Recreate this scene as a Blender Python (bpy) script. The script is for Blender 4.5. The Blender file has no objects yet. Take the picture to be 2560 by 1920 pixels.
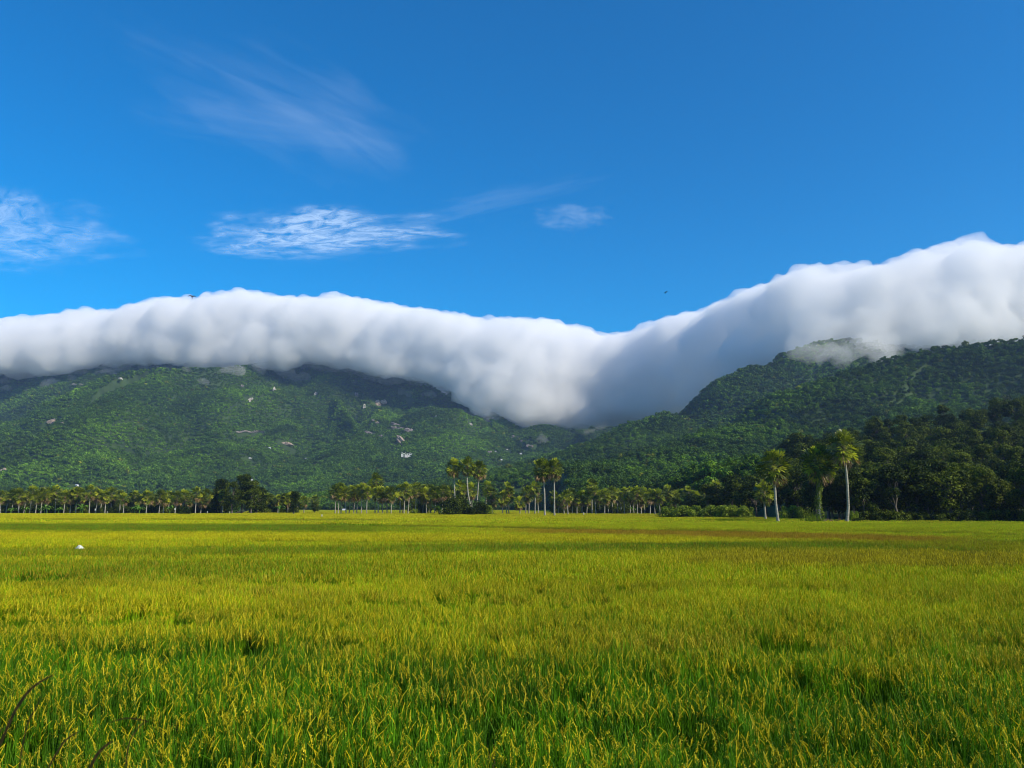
import bpy, math, random
import numpy as np
from mathutils import Vector, Matrix, Euler

# ------------------------------------------------------------------ camera, light, sky
R = math.radians
scene = bpy.context.scene
COL = scene.collection
W, H, F = 2560.0, 1920.0, 1934.0            # photo frame and focal length in its pixels
HZ = 1268.0                                 # row of the true horizon
CZ = 3.85                                   # eye height: standing on the bank
PITCH = math.atan((HZ - H / 2) / F)

cam = bpy.data.cameras.new("camera")
cam.sensor_width = 36.0
cam.lens = 36.0 * F / W
cam.clip_start = 0.05
cam.clip_end = 120000
cam.dof.use_dof = True
cam.dof.focus_distance = 70
cam.dof.aperture_fstop = 7.0
cam_o = bpy.data.objects.new("camera", cam)
cam_o.location = (0, 0, CZ)
cam_o.rotation_euler = (math.pi / 2 + PITCH, 0, 0)
COL.objects.link(cam_o)
scene.camera = cam_o

SUN_EL, SUN_AZ = R(33), R(122)               # azimuth clockwise from the view direction (+Y)
sun = bpy.data.lights.new("sun", "SUN")
sun.energy = 4.5
sun.angle = R(0.53)
sun.color = (1.0, 0.91, 0.75)
sun_o = bpy.data.objects.new("sun", sun)
sd = Vector((math.sin(SUN_AZ) * math.cos(SUN_EL), math.cos(SUN_AZ) * math.cos(SUN_EL), math.sin(SUN_EL)))
sun_o.rotation_euler = sd.to_track_quat("Z", "Y").to_euler()
sun_o.location = (300, -100, 300)
COL.objects.link(sun_o)

world = bpy.data.worlds.new("World")
scene.world = world
world.use_nodes = True
wn, wl = world.node_tree.nodes, world.node_tree.links
wn.clear()
sky = wn.new("ShaderNodeTexSky")
sky.sky_type = "NISHITA"
sky.sun_disc = False
sky.sun_elevation = SUN_EL
sky.sun_rotation = SUN_AZ
sky.altitude = 0
sky.air_density = 1.0
sky.dust_density = 0.15
sky.ozone_density = 2.2
hs = wn.new("ShaderNodeHueSaturation")
hs.inputs["Saturation"].default_value = 1.75
hs.inputs["Hue"].default_value = 0.503
wbg = wn.new("ShaderNodeBackground")
wbg.inputs["Strength"].default_value = 0.128
wout = wn.new("ShaderNodeOutputWorld")
wl.new(sky.outputs[0], hs.inputs["Color"])
wl.new(hs.outputs[0], wbg.inputs["Color"])
wl.new(wbg.outputs[0], wout.inputs["Surface"])

scene.view_settings.view_transform = "Standard"
scene.view_settings.look = "None"
scene.view_settings.exposure = 0.42
scene.view_settings.gamma = 1.0
scene.view_settings.use_curve_mapping = False
cy = scene.cycles
cy.use_denoising = True
try:
    cy.denoiser = "OPENIMAGEDENOISE"
    cy.denoising_input_passes = "RGB_ALBEDO_NORMAL"
except Exception:
    pass
cy.max_bounces = 16
cy.diffuse_bounces = 2
cy.glossy_bounces = 1
cy.transmission_bounces = 3
cy.volume_bounces = 10
cy.transparent_max_bounces = 40
cy.use_adaptive_sampling = True
cy.adaptive_threshold = 0.01
cy.filter_width = 1.0
cy.caustics_reflective = False
cy.caustics_refractive = False
cy.sample_clamp_indirect = 6

# ------------------------------------------------------------------ helpers
rng = np.random.default_rng(11)
rnd = random.Random(5)
FWD = Vector((0, math.cos(PITCH), math.sin(PITCH)))
UPV = Vector((0, -math.sin(PITCH), math.cos(PITCH)))


def at(u, v, Y):
    """point at forward distance Y that stands at column u, row v of the photo"""
    d = Vector((1, 0, 0)) * ((u - W / 2) / F) + UPV * ((H / 2 - v) / F) + FWD
    return Vector((0, 0, CZ)) + d * (Y / d.y)


def project(x, y, z):
    x, y, z = np.asarray(x, float), np.asarray(y, float), np.asarray(z, float) - CZ
    dep = y * FWD.y + z * FWD.z
    upc = y * UPV.y + z * UPV.z
    dep = np.maximum(dep, 1e-3)
    return W / 2 + F * x / dep, H / 2 - F * upc / dep


def _hash(ix, iy, seed):
    n = (ix.astype(np.int64) * 374761393 + iy.astype(np.int64) * 668265263 + seed * 974634777) & 0xFFFFFFFF
    n = ((n ^ (n >> 13)) * 1274126177) & 0xFFFFFFFF
    return ((n ^ (n >> 16)) & 0xFFFF) / 65535.0


def vnoise(x, y, seed=0):
    x, y = np.asarray(x, float), np.asarray(y, float)
    ix, iy = np.floor(x), np.floor(y)
    fx, fy = x - ix, y - iy
    fx, fy = fx * fx * (3 - 2 * fx), fy * fy * (3 - 2 * fy)
    a, b = _hash(ix, iy, seed), _hash(ix + 1, iy, seed)
    c, d = _hash(ix, iy + 1, seed), _hash(ix + 1, iy + 1, seed)
    return (a + (b - a) * fx) * (1 - fy) + (c + (d - c) * fx) * fy


def fbm(x, y, seed=0, octv=4):
    s, a, t = 0.0, 1.0, 0.0
    for i in range(octv):
        s = s + a * vnoise(np.asarray(x) * 2 ** i, np.asarray(y) * 2 ** i, seed + i * 7)
        t += a
        a *= 0.5
    return s / t


def sstep(a, b, x):
    t = np.clip((np.asarray(x, float) - a) / (b - a), 0, 1)
    return t * t * (3 - 2 * t)


class MB:
    """collects triangles/quads and builds one mesh"""

    def __init__(self):
        self.v, self.f, self.m = [], [], []

    def quad(self, a, b, c, d, mi=0):
        n = len(self.v)
        self.v += [tuple(a), tuple(b), tuple(c), tuple(d)]
        self.f.append((n, n + 1, n + 2, n + 3))
        self.m.append(mi)

    def tri(self, a, b, c, mi=0):
        n = len(self.v)
        self.v += [tuple(a), tuple(b), tuple(c)]
        self.f.append((n, n + 1, n + 2))
        self.m.append(mi)

    def tube(self, pts, rad, seg=7, mi=0, cap=True):
        n0 = len(self.v)
        for i, p in enumerate(pts):
            p = Vector(p)
            t = (Vector(pts[min(i + 1, len(pts) - 1)]) - Vector(pts[max(i - 1, 0)])).normalized()
            a = t.cross(Vector((0.3, 1, 0.1))).normalized()
            b = t.cross(a)
            for k in range(seg):
                an = 2 * math.pi * k / seg
                self.v.append(tuple(p + (a * math.cos(an) + b * math.sin(an)) * rad[i]))
        for i in range(len(pts) - 1):
            for k in range(seg):
                k2 = (k + 1) % seg
                self.f.append((n0 + i * seg + k, n0 + i * seg + k2, n0 + (i + 1) * seg + k2, n0 + (i + 1) * seg + k))
                self.m.append(mi)
        if cap:
            self.f.append(tuple(n0 + k for k in range(seg)))
            self.m.append(mi)
            self.f.append(tuple(n0 + (len(pts) - 1) * seg + k for k in reversed(range(seg))))
            self.m.append(mi)

    def box(self, c, s, rot=0.0, mi=0):
        n = len(self.v)
        cr, sr = math.cos(rot), math.sin(rot)
        for dz in (-1, 1):
            for dx, dy in ((-1, -1), (1, -1), (1, 1), (-1, 1)):
                x, y = dx * s[0] / 2, dy * s[1] / 2
                self.v.append((c[0] + x * cr - y * sr, c[1] + x * sr + y * cr, c[2] + dz * s[2] / 2))
        for q in ((0, 3, 2, 1), (4, 5, 6, 7), (0, 1, 5, 4), (1, 2, 6, 5), (2, 3, 7, 6), (3, 0, 4, 7)):
            self.f.append(tuple(n + i for i in q))
            self.m.append(mi)

    def strip(self, pts, wid, side, mi=0):
        """ribbon along pts with half widths wid and side vector"""
        side = Vector(side)
        for i in range(len(pts) - 1):
            a, b = Vector(pts[i]), Vector(pts[i + 1])
            if wid[i + 1] < 1e-4:
                self.tri(a - side * wid[i], a + side * wid[i], b, mi)
            else:
                self.quad(a - side * wid[i], a + side * wid[i], b + side * wid[i + 1], b - side * wid[i + 1], mi)

    def mesh(self, name, mats, smooth=False):
        me = bpy.data.meshes.new(name)
        me.from_pydata(self.v, [], self.f)
        for m in mats:
            me.materials.append(m)
        if len(mats) > 1:
            me.polygons.foreach_set("material_index", self.m)
        if smooth:
            me.polygons.foreach_set("use_smooth", [True] * len(me.polygons))
        me.update()
        return me


def obj(name, me, parent=None, link=True):
    o = bpy.data.objects.new(name, me)
    if link:
        COL.objects.link(o)
    if parent is not None:
        o.parent = parent
    return o


def tag(o, label=None, cat=None, group=None, kind=None):
    if label:
        o["label"] = label
    if cat:
        o["category"] = cat
    if group:
        o["group"] = group
    if kind:
        o["kind"] = kind
    return o


def empty(name, loc, rz=0.0, sc=1.0):
    o = bpy.data.objects.new(name, None)
    o.location = loc
    o.rotation_euler = (0, 0, rz)
    o.scale = (sc, sc, sc) if not isinstance(sc, tuple) else sc
    COL.objects.link(o)
    return o


def place(name, parts, loc, rz, sc):
    """a thing: Empty at its base plus one linked object per part (mesh data shared)"""
    root = empty(name, loc, rz, sc)
    for pn, me in parts:
        obj(pn, me, root)
    return root


# ------------------------------------------------------------------ materials
def new_mat(name):
    m = bpy.data.materials.new(name)
    m.use_nodes = True
    nt = m.node_tree
    nt.nodes.clear()
    return m, nt.nodes, nt.links


def ramp(n, stops):
    r = n.new("ShaderNodeValToRGB")
    el = r.color_ramp.elements
    while len(el) < len(stops):
        el.new(0.5)
    for e, (p, c) in zip(el, stops):
        e.position = p
        e.color = (*c, 1)
    return r


def leaf_mat(name, stops, transl=0.35, rough=0.6, scale=0.35, inst=None, spec=0.25, objvar=0.0, mul=(1.25, 1.3, 0.6)):
    """foliage: colour varies leaf by leaf, clump by clump and plant by plant; light passes through the blades"""
    m, n, l = new_mat(name)
    out = n.new("ShaderNodeOutputMaterial")
    geo = n.new("ShaderNodeNewGeometry")
    nz = n.new("ShaderNodeTexNoise")
    nz.inputs["Scale"].default_value = scale
    nz.inputs["Detail"].default_value = 3
    l.new(geo.outputs["Position"], nz.inputs["Vector"])
    add = n.new("ShaderNodeMath")
    add.operation = "MULTIPLY_ADD"
    l.new(geo.outputs["Random Per Island"], add.inputs[0])
    add.inputs[1].default_value = 0.45
    l.new(nz.outputs["Fac"], add.inputs[2])
    sub = n.new("ShaderNodeMath")
    sub.operation = "SUBTRACT"
    l.new(add.outputs[0], sub.inputs[0])
    sub.inputs[1].default_value = 0.22
    fac = sub.outputs[0]
    if objvar:
        oi = n.new("ShaderNodeObjectInfo")
        mo = n.new("ShaderNodeMath")
        mo.operation = "MULTIPLY_ADD"
        l.new(oi.outputs["Random"], mo.inputs[0])
        mo.inputs[1].default_value = objvar
        s2 = n.new("ShaderNodeMath")
        s2.operation = "ADD"
        l.new(fac, mo.inputs[2])
        l.new(mo.outputs[0], s2.inputs[0])
        s2.inputs[1].default_value = -objvar / 2
        fac = s2.outputs[0]
    rp = ramp(n, stops)
    l.new(fac, rp.inputs[0])
    colr = rp.outputs[0]
    if inst:
        at_ = n.new("ShaderNodeAttribute")
        at_.attribute_type = "INSTANCER"
        at_.attribute_name = inst
        mx = n.new("ShaderNodeMix")
        mx.data_type = "RGBA"
        mx.blend_type = "MULTIPLY"
        mx.inputs[0].default_value = 1
        l.new(colr, mx.inputs[6])
        l.new(at_.outputs["Color"], mx.inputs[7])
        colr = mx.outputs[2]
    p = n.new("ShaderNodeBsdfPrincipled")
    p.inputs["Roughness"].default_value = rough
    p.inputs["Specular IOR Level"].default_value = spec
    l.new(colr, p.inputs["Base Color"])
    t = n.new("ShaderNodeBsdfTranslucent")
    tm = n.new("ShaderNodeMix")
    tm.data_type = "RGBA"
    tm.blend_type = "MULTIPLY"
    tm.inputs[0].default_value = 1
    tm.inputs[7].default_value = (*mul, 1)
    l.new(colr, tm.inputs[6])
    l.new(tm.outputs[2], t.inputs["Color"])
    ms = n.new("ShaderNodeMixShader")
    ms.inputs[0].default_value = transl
    l.new(p.outputs[0], ms.inputs[1])
    l.new(t.outputs[0], ms.inputs[2])
    l.new(ms.outputs[0], out.inputs["Surface"])
    return m


def rough_mat(name, stops, scale=3.0, rough=0.85, bump=0.3, vec=(1, 1, 1), detail=6, spec=0.3, coord="Object"):
    m, n, l = new_mat(name)
    out = n.new("ShaderNodeOutputMaterial")
    if coord == "World":
        g = n.new("ShaderNodeNewGeometry")
        src = g.outputs["Position"]
    else:
        tc = n.new("ShaderNodeTexCoord")
        src = tc.outputs["Object"]
    mp = n.new("ShaderNodeMapping")
    mp.inputs["Scale"].default_value = vec
    nz = n.new("ShaderNodeTexNoise")
    nz.inputs["Scale"].default_value = scale
    nz.inputs["Detail"].default_value = detail
    l.new(src, mp.inputs[0])
    l.new(mp.outputs[0], nz.inputs["Vector"])
    rp = ramp(n, stops)
    l.new(nz.outputs["Fac"], rp.inputs[0])
    p = n.new("ShaderNodeBsdfPrincipled")
    p.inputs["Roughness"].default_value = rough
    p.inputs["Specular IOR Level"].default_value = spec
    l.new(rp.outputs[0], p.inputs["Base Color"])
    if bump:
        b = n.new("ShaderNodeBump")
        b.inputs["Strength"].default_value = bump
        l.new(nz.outputs["Fac"], b.inputs["Height"])
        l.new(b.outputs[0], p.inputs["Normal"])
    l.new(p.outputs[0], out.inputs["Surface"])
    return m


M = {}
M["tree_leaf"] = leaf_mat("tree_leaf", [(0.2, (0.010, 0.018, 0.0015)), (0.5, (0.027, 0.046, 0.003)), (0.82, (0.12, 0.15, 0.007))], 0.22, scale=0.22, objvar=0.35, spec=0.08)
M["forest_leaf"] = leaf_mat("forest_leaf", [(0.2, (0.024, 0.054, 0.007)), (0.5, (0.070, 0.145, 0.012)), (0.8, (0.17, 0.28, 0.02))], 0.2, scale=0.12, inst="tint", spec=0.08)
M["bush_leaf"] = leaf_mat("bush_leaf", [(0.2, (0.05, 0.095, 0.003)), (0.5, (0.14, 0.20, 0.006)), (0.8, (0.27, 0.33, 0.01))], 0.3, scale=0.5, objvar=0.15)
M["banana_leaf"] = leaf_mat("banana_leaf", [(0.2, (0.06, 0.14, 0.012)), (0.8, (0.16, 0.30, 0.03))], 0.45, scale=0.6)
M["palm_leaf"] = leaf_mat("palm_leaf", [(0.12, (0.026, 0.048, 0.005)), (0.5, (0.085, 0.12, 0.008)), (0.75, (0.18, 0.21, 0.012)), (0.92, (0.34, 0.35, 0.018))], 0.35, rough=0.45, scale=0.45, spec=0.4, objvar=0.12)
M["palm_bright"] = leaf_mat("palm_bright", [(0.2, (0.20, 0.24, 0.012)), (0.8, (0.46, 0.48, 0.03))], 0.45, rough=0.42, scale=0.45, spec=0.3, objvar=0.12)  # brighter leaf tone on random leaves, putting sunlit yellow highlights into the colour
M["palm_dead"] = leaf_mat("palm_dead", [(0.15, (0.10, 0.06, 0.025)), (0.5, (0.32, 0.20, 0.09)), (0.85, (0.6, 0.42, 0.24))], 0.2, scale=0.9, mul=(1.1, 1.0, 0.7))
M["vine_leaf"] = leaf_mat("vine_leaf", [(0.2, (0.05, 0.09, 0.006)), (0.8, (0.20, 0.25, 0.012))], 0.35, scale=0.8)
M["rice_leaf"] = leaf_mat("rice_leaf", [(0.12, (0.22, 0.30, 0.4)), (0.5, (0.9, 1.0, 0.8)), (0.9, (1.7, 1.85, 0.8))], 0.28, rough=0.6, scale=1.3, inst="leafc", spec=0.12, mul=(1.15, 1.15, 0.5))
M["rice_grain"] = leaf_mat("rice_grain", [(0.1, (0.6, 0.6, 0.5)), (0.5, (1.0, 1.0, 0.9)), (0.95, (1.4, 1.25, 0.8))], 0.25, rough=0.6, scale=2.0, inst="grainc", mul=(1.1, 1.0, 0.6))
M["reed"] = leaf_mat("reed", [(0.2, (0.022, 0.016, 0.004)), (0.8, (0.06, 0.042, 0.010))], 0.2, scale=6, mul=(1.1, 0.9, 0.5))
M["bark"] = rough_mat("bark", [(0.3, (0.05, 0.04, 0.03)), (0.7, (0.13, 0.11, 0.085))], 4, vec=(1, 1, 0.2))
M["palm_bark"] = rough_mat("palm_bark", [(0.3, (0.16, 0.15, 0.11)), (0.55, (0.30, 0.28, 0.215)), (0.8, (0.42, 0.40, 0.32))], 2.0, vec=(0.7, 0.7, 3.2), bump=0.5)
M["rock"] = rough_mat("rock", [(0.3, (0.09, 0.08, 0.075)), (0.5, (0.18, 0.155, 0.14)), (0.72, (0.30, 0.25, 0.22))], 0.12, detail=8, bump=0.6, coord="World")
M["pale_rock"] = rough_mat("pale_rock", [(0.3, (0.22, 0.20, 0.17)), (0.7, (0.46, 0.42, 0.36))], 0.12, detail=8, bump=0.6, coord="World")
M["rust_rock"] = rough_mat("rust_rock", [(0.3, (0.18, 0.14, 0.10)), (0.55, (0.34, 0.26, 0.19)), (0.75, (0.50, 0.42, 0.33))], 0.12, detail=8, bump=0.6, coord="World")
M["white_wall"] = rough_mat("white_wall", [(0.3, (0.5, 0.5, 0.47)), (0.7, (0.68, 0.67, 0.62))], 1.0, bump=0)
M["white_paint"] = rough_mat("white_paint", [(0.3, (0.76, 0.77, 0.72)), (0.7, (0.84, 0.84, 0.80))], 1.0, bump=0)
M["tin_roof"] = rough_mat("tin_roof", [(0.3, (0.50, 0.52, 0.53)), (0.7, (0.70, 0.71, 0.72))], 0.8, rough=0.45, bump=0)
M["dark_glass"] = rough_mat("dark_glass", [(0.3, (0.03, 0.035, 0.04)), (0.7, (0.05, 0.055, 0.06))], 1.0, rough=0.15, bump=0)
M["plastic"] = leaf_mat("plastic", [(0.2, (0.62, 0.64, 0.52)), (0.8, (0.80, 0.80, 0.70))], 0.35, rough=0.4, scale=5, mul=(1, 1, 0.9))
M["bird"] = rough_mat("bird", [(0.3, (0.012, 0.013, 0.02)), (0.7, (0.035, 0.035, 0.045))], 8, bump=0)
M["mud"] = rough_mat("mud", [(0.3, (0.035, 0.026, 0.012)), (0.7, (0.10, 0.07, 0.03))], 1.6, coord="World")
M["straw"] = leaf_mat("straw", [(0.2, (0.20, 0.13, 0.05)), (0.8, (0.42, 0.32, 0.15))], 0.2, scale=2)
M["mound"] = rough_mat("mound", [(0.35, (0.016, 0.034, 0.005)), (0.6, (0.035, 0.065, 0.008))], 0.03, coord="World", bump=0.4)

# the paddy floor: wet brown earth near by, short crop far off
m, n, l = new_mat("field_floor")
out = n.new("ShaderNodeOutputMaterial")
geo = n.new("ShaderNodeNewGeometry")
nz = n.new("ShaderNodeTexNoise")
nz.inputs["Scale"].default_value = 0.6
nz.inputs["Detail"].default_value = 7
l.new(geo.outputs["Position"], nz.inputs["Vector"])
rp = ramp(n, [(0.3, (0.022, 0.02, 0.008)), (0.5, (0.05, 0.05, 0.012)), (0.75, (0.09, 0.08, 0.02))])
l.new(nz.outputs["Fac"], rp.inputs[0])
p = n.new("ShaderNodeBsdfPrincipled")
p.inputs["Roughness"].default_value = 0.9
p.inputs["Specular IOR Level"].default_value = 0.1
l.new(rp.outputs[0], p.inputs["Base Color"])
l.new(p.outputs[0], out.inputs["Surface"])
M["field_floor"] = m

# ------------------------------------------------------------------ ground sheet
rad = [0, 3, 8, 20, 50, 120, 300, 700, 1500, 4000, 9000, 20000, 45000]
mb = MB()
SEG = 48
vs, fs = [(0, 0, 0)], []
for i, r_ in enumerate(rad[1:]):
    for k in range(SEG):
        a = 2 * math.pi * k / SEG
        vs.append((r_ * math.cos(a), r_ * math.sin(a), 0))
for k in range(SEG):
    fs.append((0, 1 + k, 1 + (k + 1) % SEG))
for i in range(len(rad) - 2):
    for k in range(SEG):
        k2 = (k + 1) % SEG
        fs.append((1 + i * SEG + k, 1 + (i + 1) * SEG + k, 1 + (i + 1) * SEG + k2, 1 + i * SEG + k2))
mb.v, mb.f, mb.m = vs, fs, [0] * len(fs)
tag(obj("ground", mb.mesh("ground", [M["field_floor"]])), "flat wet paddy floor under the rice", kind="structure")

# the bank the photographer stands on (just below the frame)
mb = MB()
xs = np.linspace(-40, 40, 60)
prof = [(-9, 0.01), (-5, 2.1), (-1, 2.25), (1.2, 2.15), (2.6, 1.3), (4.2, 0.35), (5.2, -0.05)]
for i in range(len(xs)):
    for (y, z) in prof:
        mb.v.append((xs[i], y + 0.15 * math.sin(xs[i] * 1.7), z + (0.05 * math.sin(xs[i] * 2.3 + y) if z > 0.1 else 0)))
npf = len(prof)
for i in range(len(xs) - 1):
    for j in range(npf - 1):
        mb.f.append((i * npf + j, (i + 1) * npf + j, (i + 1) * npf + j + 1, i * npf + j + 1))
        mb.m.append(0)
tag(obj("path", mb.mesh("path", [M["mud"]], True)), "raised earth bank beside the paddy", kind="structure")

# ------------------------------------------------------------------ mountains: one height field
def ridge(pts, tree=9.0):
    out = []
    for (u, v, Y) in pts:
        p_ = at(u, v + tree * F / Y, Y)
        out.append((p_.x, p_.y, max(p_.z, 2.0)))
    return np.array(out)


RIDGES = [
    (ridge([(-1500, 900, 2300), (-700, 850, 2700), (-200, 900, 3000), (100, 905, 2900), (300, 886, 2800), (700, 882, 2750), (850, 905, 2720), (950, 925, 2680), (1060, 950, 2620),
            (1162, 985, 2560), (1239, 1012, 2500), (1290, 1040, 2430), (1356, 1063, 2350), (1450, 1110, 2200), (1560, 1150, 2000)], 6), 1250, 1.05),
    (ridge([(-900, 1150, 1500), (-300, 1100, 1800), (0, 1030, 2000), (150, 975, 2060), (250, 940, 2120), (390, 914, 2220), (560, 915, 2450), (700, 900, 2700)], 6), 950, 1.0),
    (ridge([(840, 985, 2450), (880, 1050, 2150), (930, 1120, 1850), (990, 1180, 1550)], 6), 420, 1.0),
    (ridge([(950, 930, 3050), (1100, 955, 3000), (1230, 985, 3000), (1356, 1000, 3000), (1500, 1000, 3050), (1700, 980, 3000), (1850, 900, 2900), (2100, 800, 2800), (2500, 700, 2700), (3200, 650, 2500)], 6), 1000, 1.0),
    (ridge([(3000, 780, 1900), (2300, 860, 1780), (2180, 848, 1720), (2110, 838, 1700), (2060, 840, 1680), (1960, 872, 1650), (1920, 900, 1610), (1850, 952, 1540),
            (1800, 985, 1480), (1700, 1050, 1380), (1600, 1110, 1280), (1500, 1160, 1180), (1400, 1205, 1100)], 9), 640, 1.0),
    (ridge([(3400, 780, 900), (2900, 790, 1000), (2560, 828, 1050), (2450, 845, 1080), (2350, 856, 1100), (2200, 888, 1100), (2140, 908, 1090),
            (2060, 955, 1050), (1960, 1000, 1000), (1850, 1065, 950), (1750, 1125, 900), (1650, 1182, 850), (1500, 1230, 800)], 9), 560, 1.1),
    (ridge([(3500, 870, 420), (2800, 950, 430), (2560, 995, 430), (2400, 1018, 430), (2250, 1045, 420), (2160, 1090, 400), (2060, 1165, 370), (1950, 1225, 340)], 9), 235, 1.0),
]


def line(u, pts):
    return np.interp(u, [a for a, b in pts], [b for a, b in pts])


def terrain(x, y):
    x, y = np.asarray(x, float), np.asarray(y, float)
    z = np.zeros_like(x)
    wob = (fbm(x / 420, y / 420, 3, 3) - 0.5) * 260
    wob2 = (fbm(x / 420 + 31, y / 420, 9, 3) - 0.5) * 200
    for ri, (pts, wd, pw) in enumerate(RIDGES):
        best = np.zeros_like(x)
        bp = np.zeros_like(x)
        for i in range(len(pts) - 1):
            a, b = pts[i], pts[i + 1]
            dx, dy = b[0] - a[0], b[1] - a[1]
            t = np.clip(((x - a[0]) * dx + (y - a[1]) * dy) / (dx * dx + dy * dy), 0, 1)
            ds = np.hypot(x - (a[0] + t * dx), y - (a[1] + t * dy))
            k = np.clip(ds / wd, 0, 1)
            dd = ds + (wob if ri % 2 == 0 else wob2) * (wd / 1200) * np.sin(k * math.pi)
            p_ = np.clip(1 - np.maximum(dd, 0) / wd, 0, 1)
            hgt = (a[2] + t * (b[2] - a[2]))
            h = hgt * p_ ** pw
            sel = h > best
            best = np.where(sel, h, best)
            bp = np.where(sel, p_, bp)
        sc_ = wd / 1200
        g = 1 - np.abs(2 * fbm(x / (330 * sc_ + 60), y / (620 * sc_ + 90), 21 + ri, 4) - 1) * 2.0
        best = best - np.maximum(best, 0) * (0.42 if ri < 4 else 0.25) * g.clip(0, 1) * 4 * bp * (1 - bp)
        # smooth maximum
        k = 14.0
        hh = np.clip(0.5 + 0.5 * (best - z) / k, 0, 1)
        z = z * (1 - hh) + best * hh + k * hh * (1 - hh) * sstep(4, 40, np.minimum(z, best))
    z = z + (fbm(x / 60, y / 60, 55, 3) - 0.5) * 10 * sstep(8, 80, z)
    u_ = W / 2 + x / np.maximum(y, 1) * F
    flat = line(u_, [(-3000, 470), (600, 470), (620, 880), (1400, 880), (1430, 450), (1640, 430), (1700, 360), (1900, 320), (1980, 260), (2060, 205), (3600, 198)])
    return np.maximum(z - 3.0, 0) * sstep(0, 60, y - flat)


na, nr = 520, 420
az = np.linspace(R(-52), R(52), na)
rr = 190 * (4300 / 190) ** np.linspace(0, 1, nr)
AZ, RR = np.meshgrid(az, rr, indexing="ij")
TX, TY = RR * np.sin(AZ), RR * np.cos(AZ)
TZ = terrain(TX, TY)
edge = sstep(4300, 3950, RR)
TZ = TZ * edge
low = TZ < 0.8
TZv = np.where(low, -1.5, TZ)
me = bpy.data.meshes.new("hills")
me.vertices.add(na * nr)
me.vertices.foreach_set("co", np.stack([TX, TY, TZv], -1).astype(np.float32).ravel())
ii, jj = np.meshgrid(np.arange(na - 1), np.arange(nr - 1), indexing="ij")
q = np.stack([ii * nr + jj, (ii + 1) * nr + jj, (ii + 1) * nr + jj + 1, ii * nr + jj + 1], -1).reshape(-1, 4)
nq = len(q)
me.loops.add(nq * 4)
me.loops.foreach_set("vertex_index", q.astype(np.int32).ravel())
me.polygons.add(nq)
me.polygons.foreach_set("loop_start", np.arange(nq, dtype=np.int32) * 4)
me.polygons.foreach_set("loop_total", np.full(nq, 4, dtype=np.int32))
me.polygons.foreach_set("use_smooth", np.ones(nq, dtype=bool))
me.materials.append(M["mound"])
me.update(calc_edges=True)
me.validate()
tag(obj("hills", me), "wooded mountain range rising behind the plain", kind="structure")

# elevation table for hiding what stands behind a ridge
ELV = np.maximum.accumulate((TZ - CZ) / RR, axis=1)


def seen(x, y, z, slack=0.02):
    r_ = np.hypot(x, y)
    a_ = np.arctan2(x, y)
    ia = np.clip(((a_ - az[0]) / (az[1] - az[0])).astype(int), 0, na - 1)
    ir = np.clip((np.log(np.maximum(r_, 191) / 190) / math.log(4300 / 190) * (nr - 1)).astype(int) - 2, 0, nr - 1)
    return (z - CZ) / r_ > ELV[ia, ir] - slack


def hit(u, v, ns=6000):
    """where the sight line through photo pixel u, v meets the mountains"""
    d = at(u, v, 1000.0) - Vector((0, 0, CZ))
    Ys = np.linspace(250, 3600, ns)
    px, pz = d.x / 1000 * Ys, CZ + d.z / 1000 * Ys
    tz = terrain(px, Ys)
    k = np.nonzero(tz + 1.0 > pz)[0]
    if len(k) == 0:
        return Vector((px[-1], 3000, 0))
    k = k[0]
    return Vector((px[k], Ys[k], tz[k]))


# ------------------------------------------------------------------ outcrops, houses and the letters on the slope
def blob_rock(name, w, h, seed, mat, flat=0.5, lumps=5):
    r_ = random.Random(seed)
    import bmesh
    bm = bmesh.new()
    for k in range(lumps):
        res = bmesh.ops.create_icosphere(bm, subdivisions=3, radius=1)
        cx, cz = r_.uniform(-0.35, 0.35) * w, r_.uniform(-0.28, 0.28) * h
        sx, sz = w * r_.uniform(0.18, 0.34), h * r_.uniform(0.22, 0.4)
        ax = [Vector((r_.uniform(-1, 1), r_.uniform(-1, 1), r_.uniform(-1, 1))).normalized() for _ in range(9)]
        cut = [r_.uniform(0.55, 0.95) for _ in range(9)]
        for vtx in res["verts"]:
            c = vtx.co.copy()
            for a_, q_ in zip(ax, cut):
                dd = c.dot(a_)
                if dd > q_:
                    c -= a_ * (dd - q_)
            vtx.co = Vector((cx + c.x * sx, r_.uniform(-0.02, 0.02) * w + c.y * max(sx, sz) * flat, cz + c.z * sz))
    me_ = bpy.data.meshes.new(name)
    bm.to_mesh(me_)
    bm.free()
    me_.materials.append(mat)
    return me_


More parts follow.
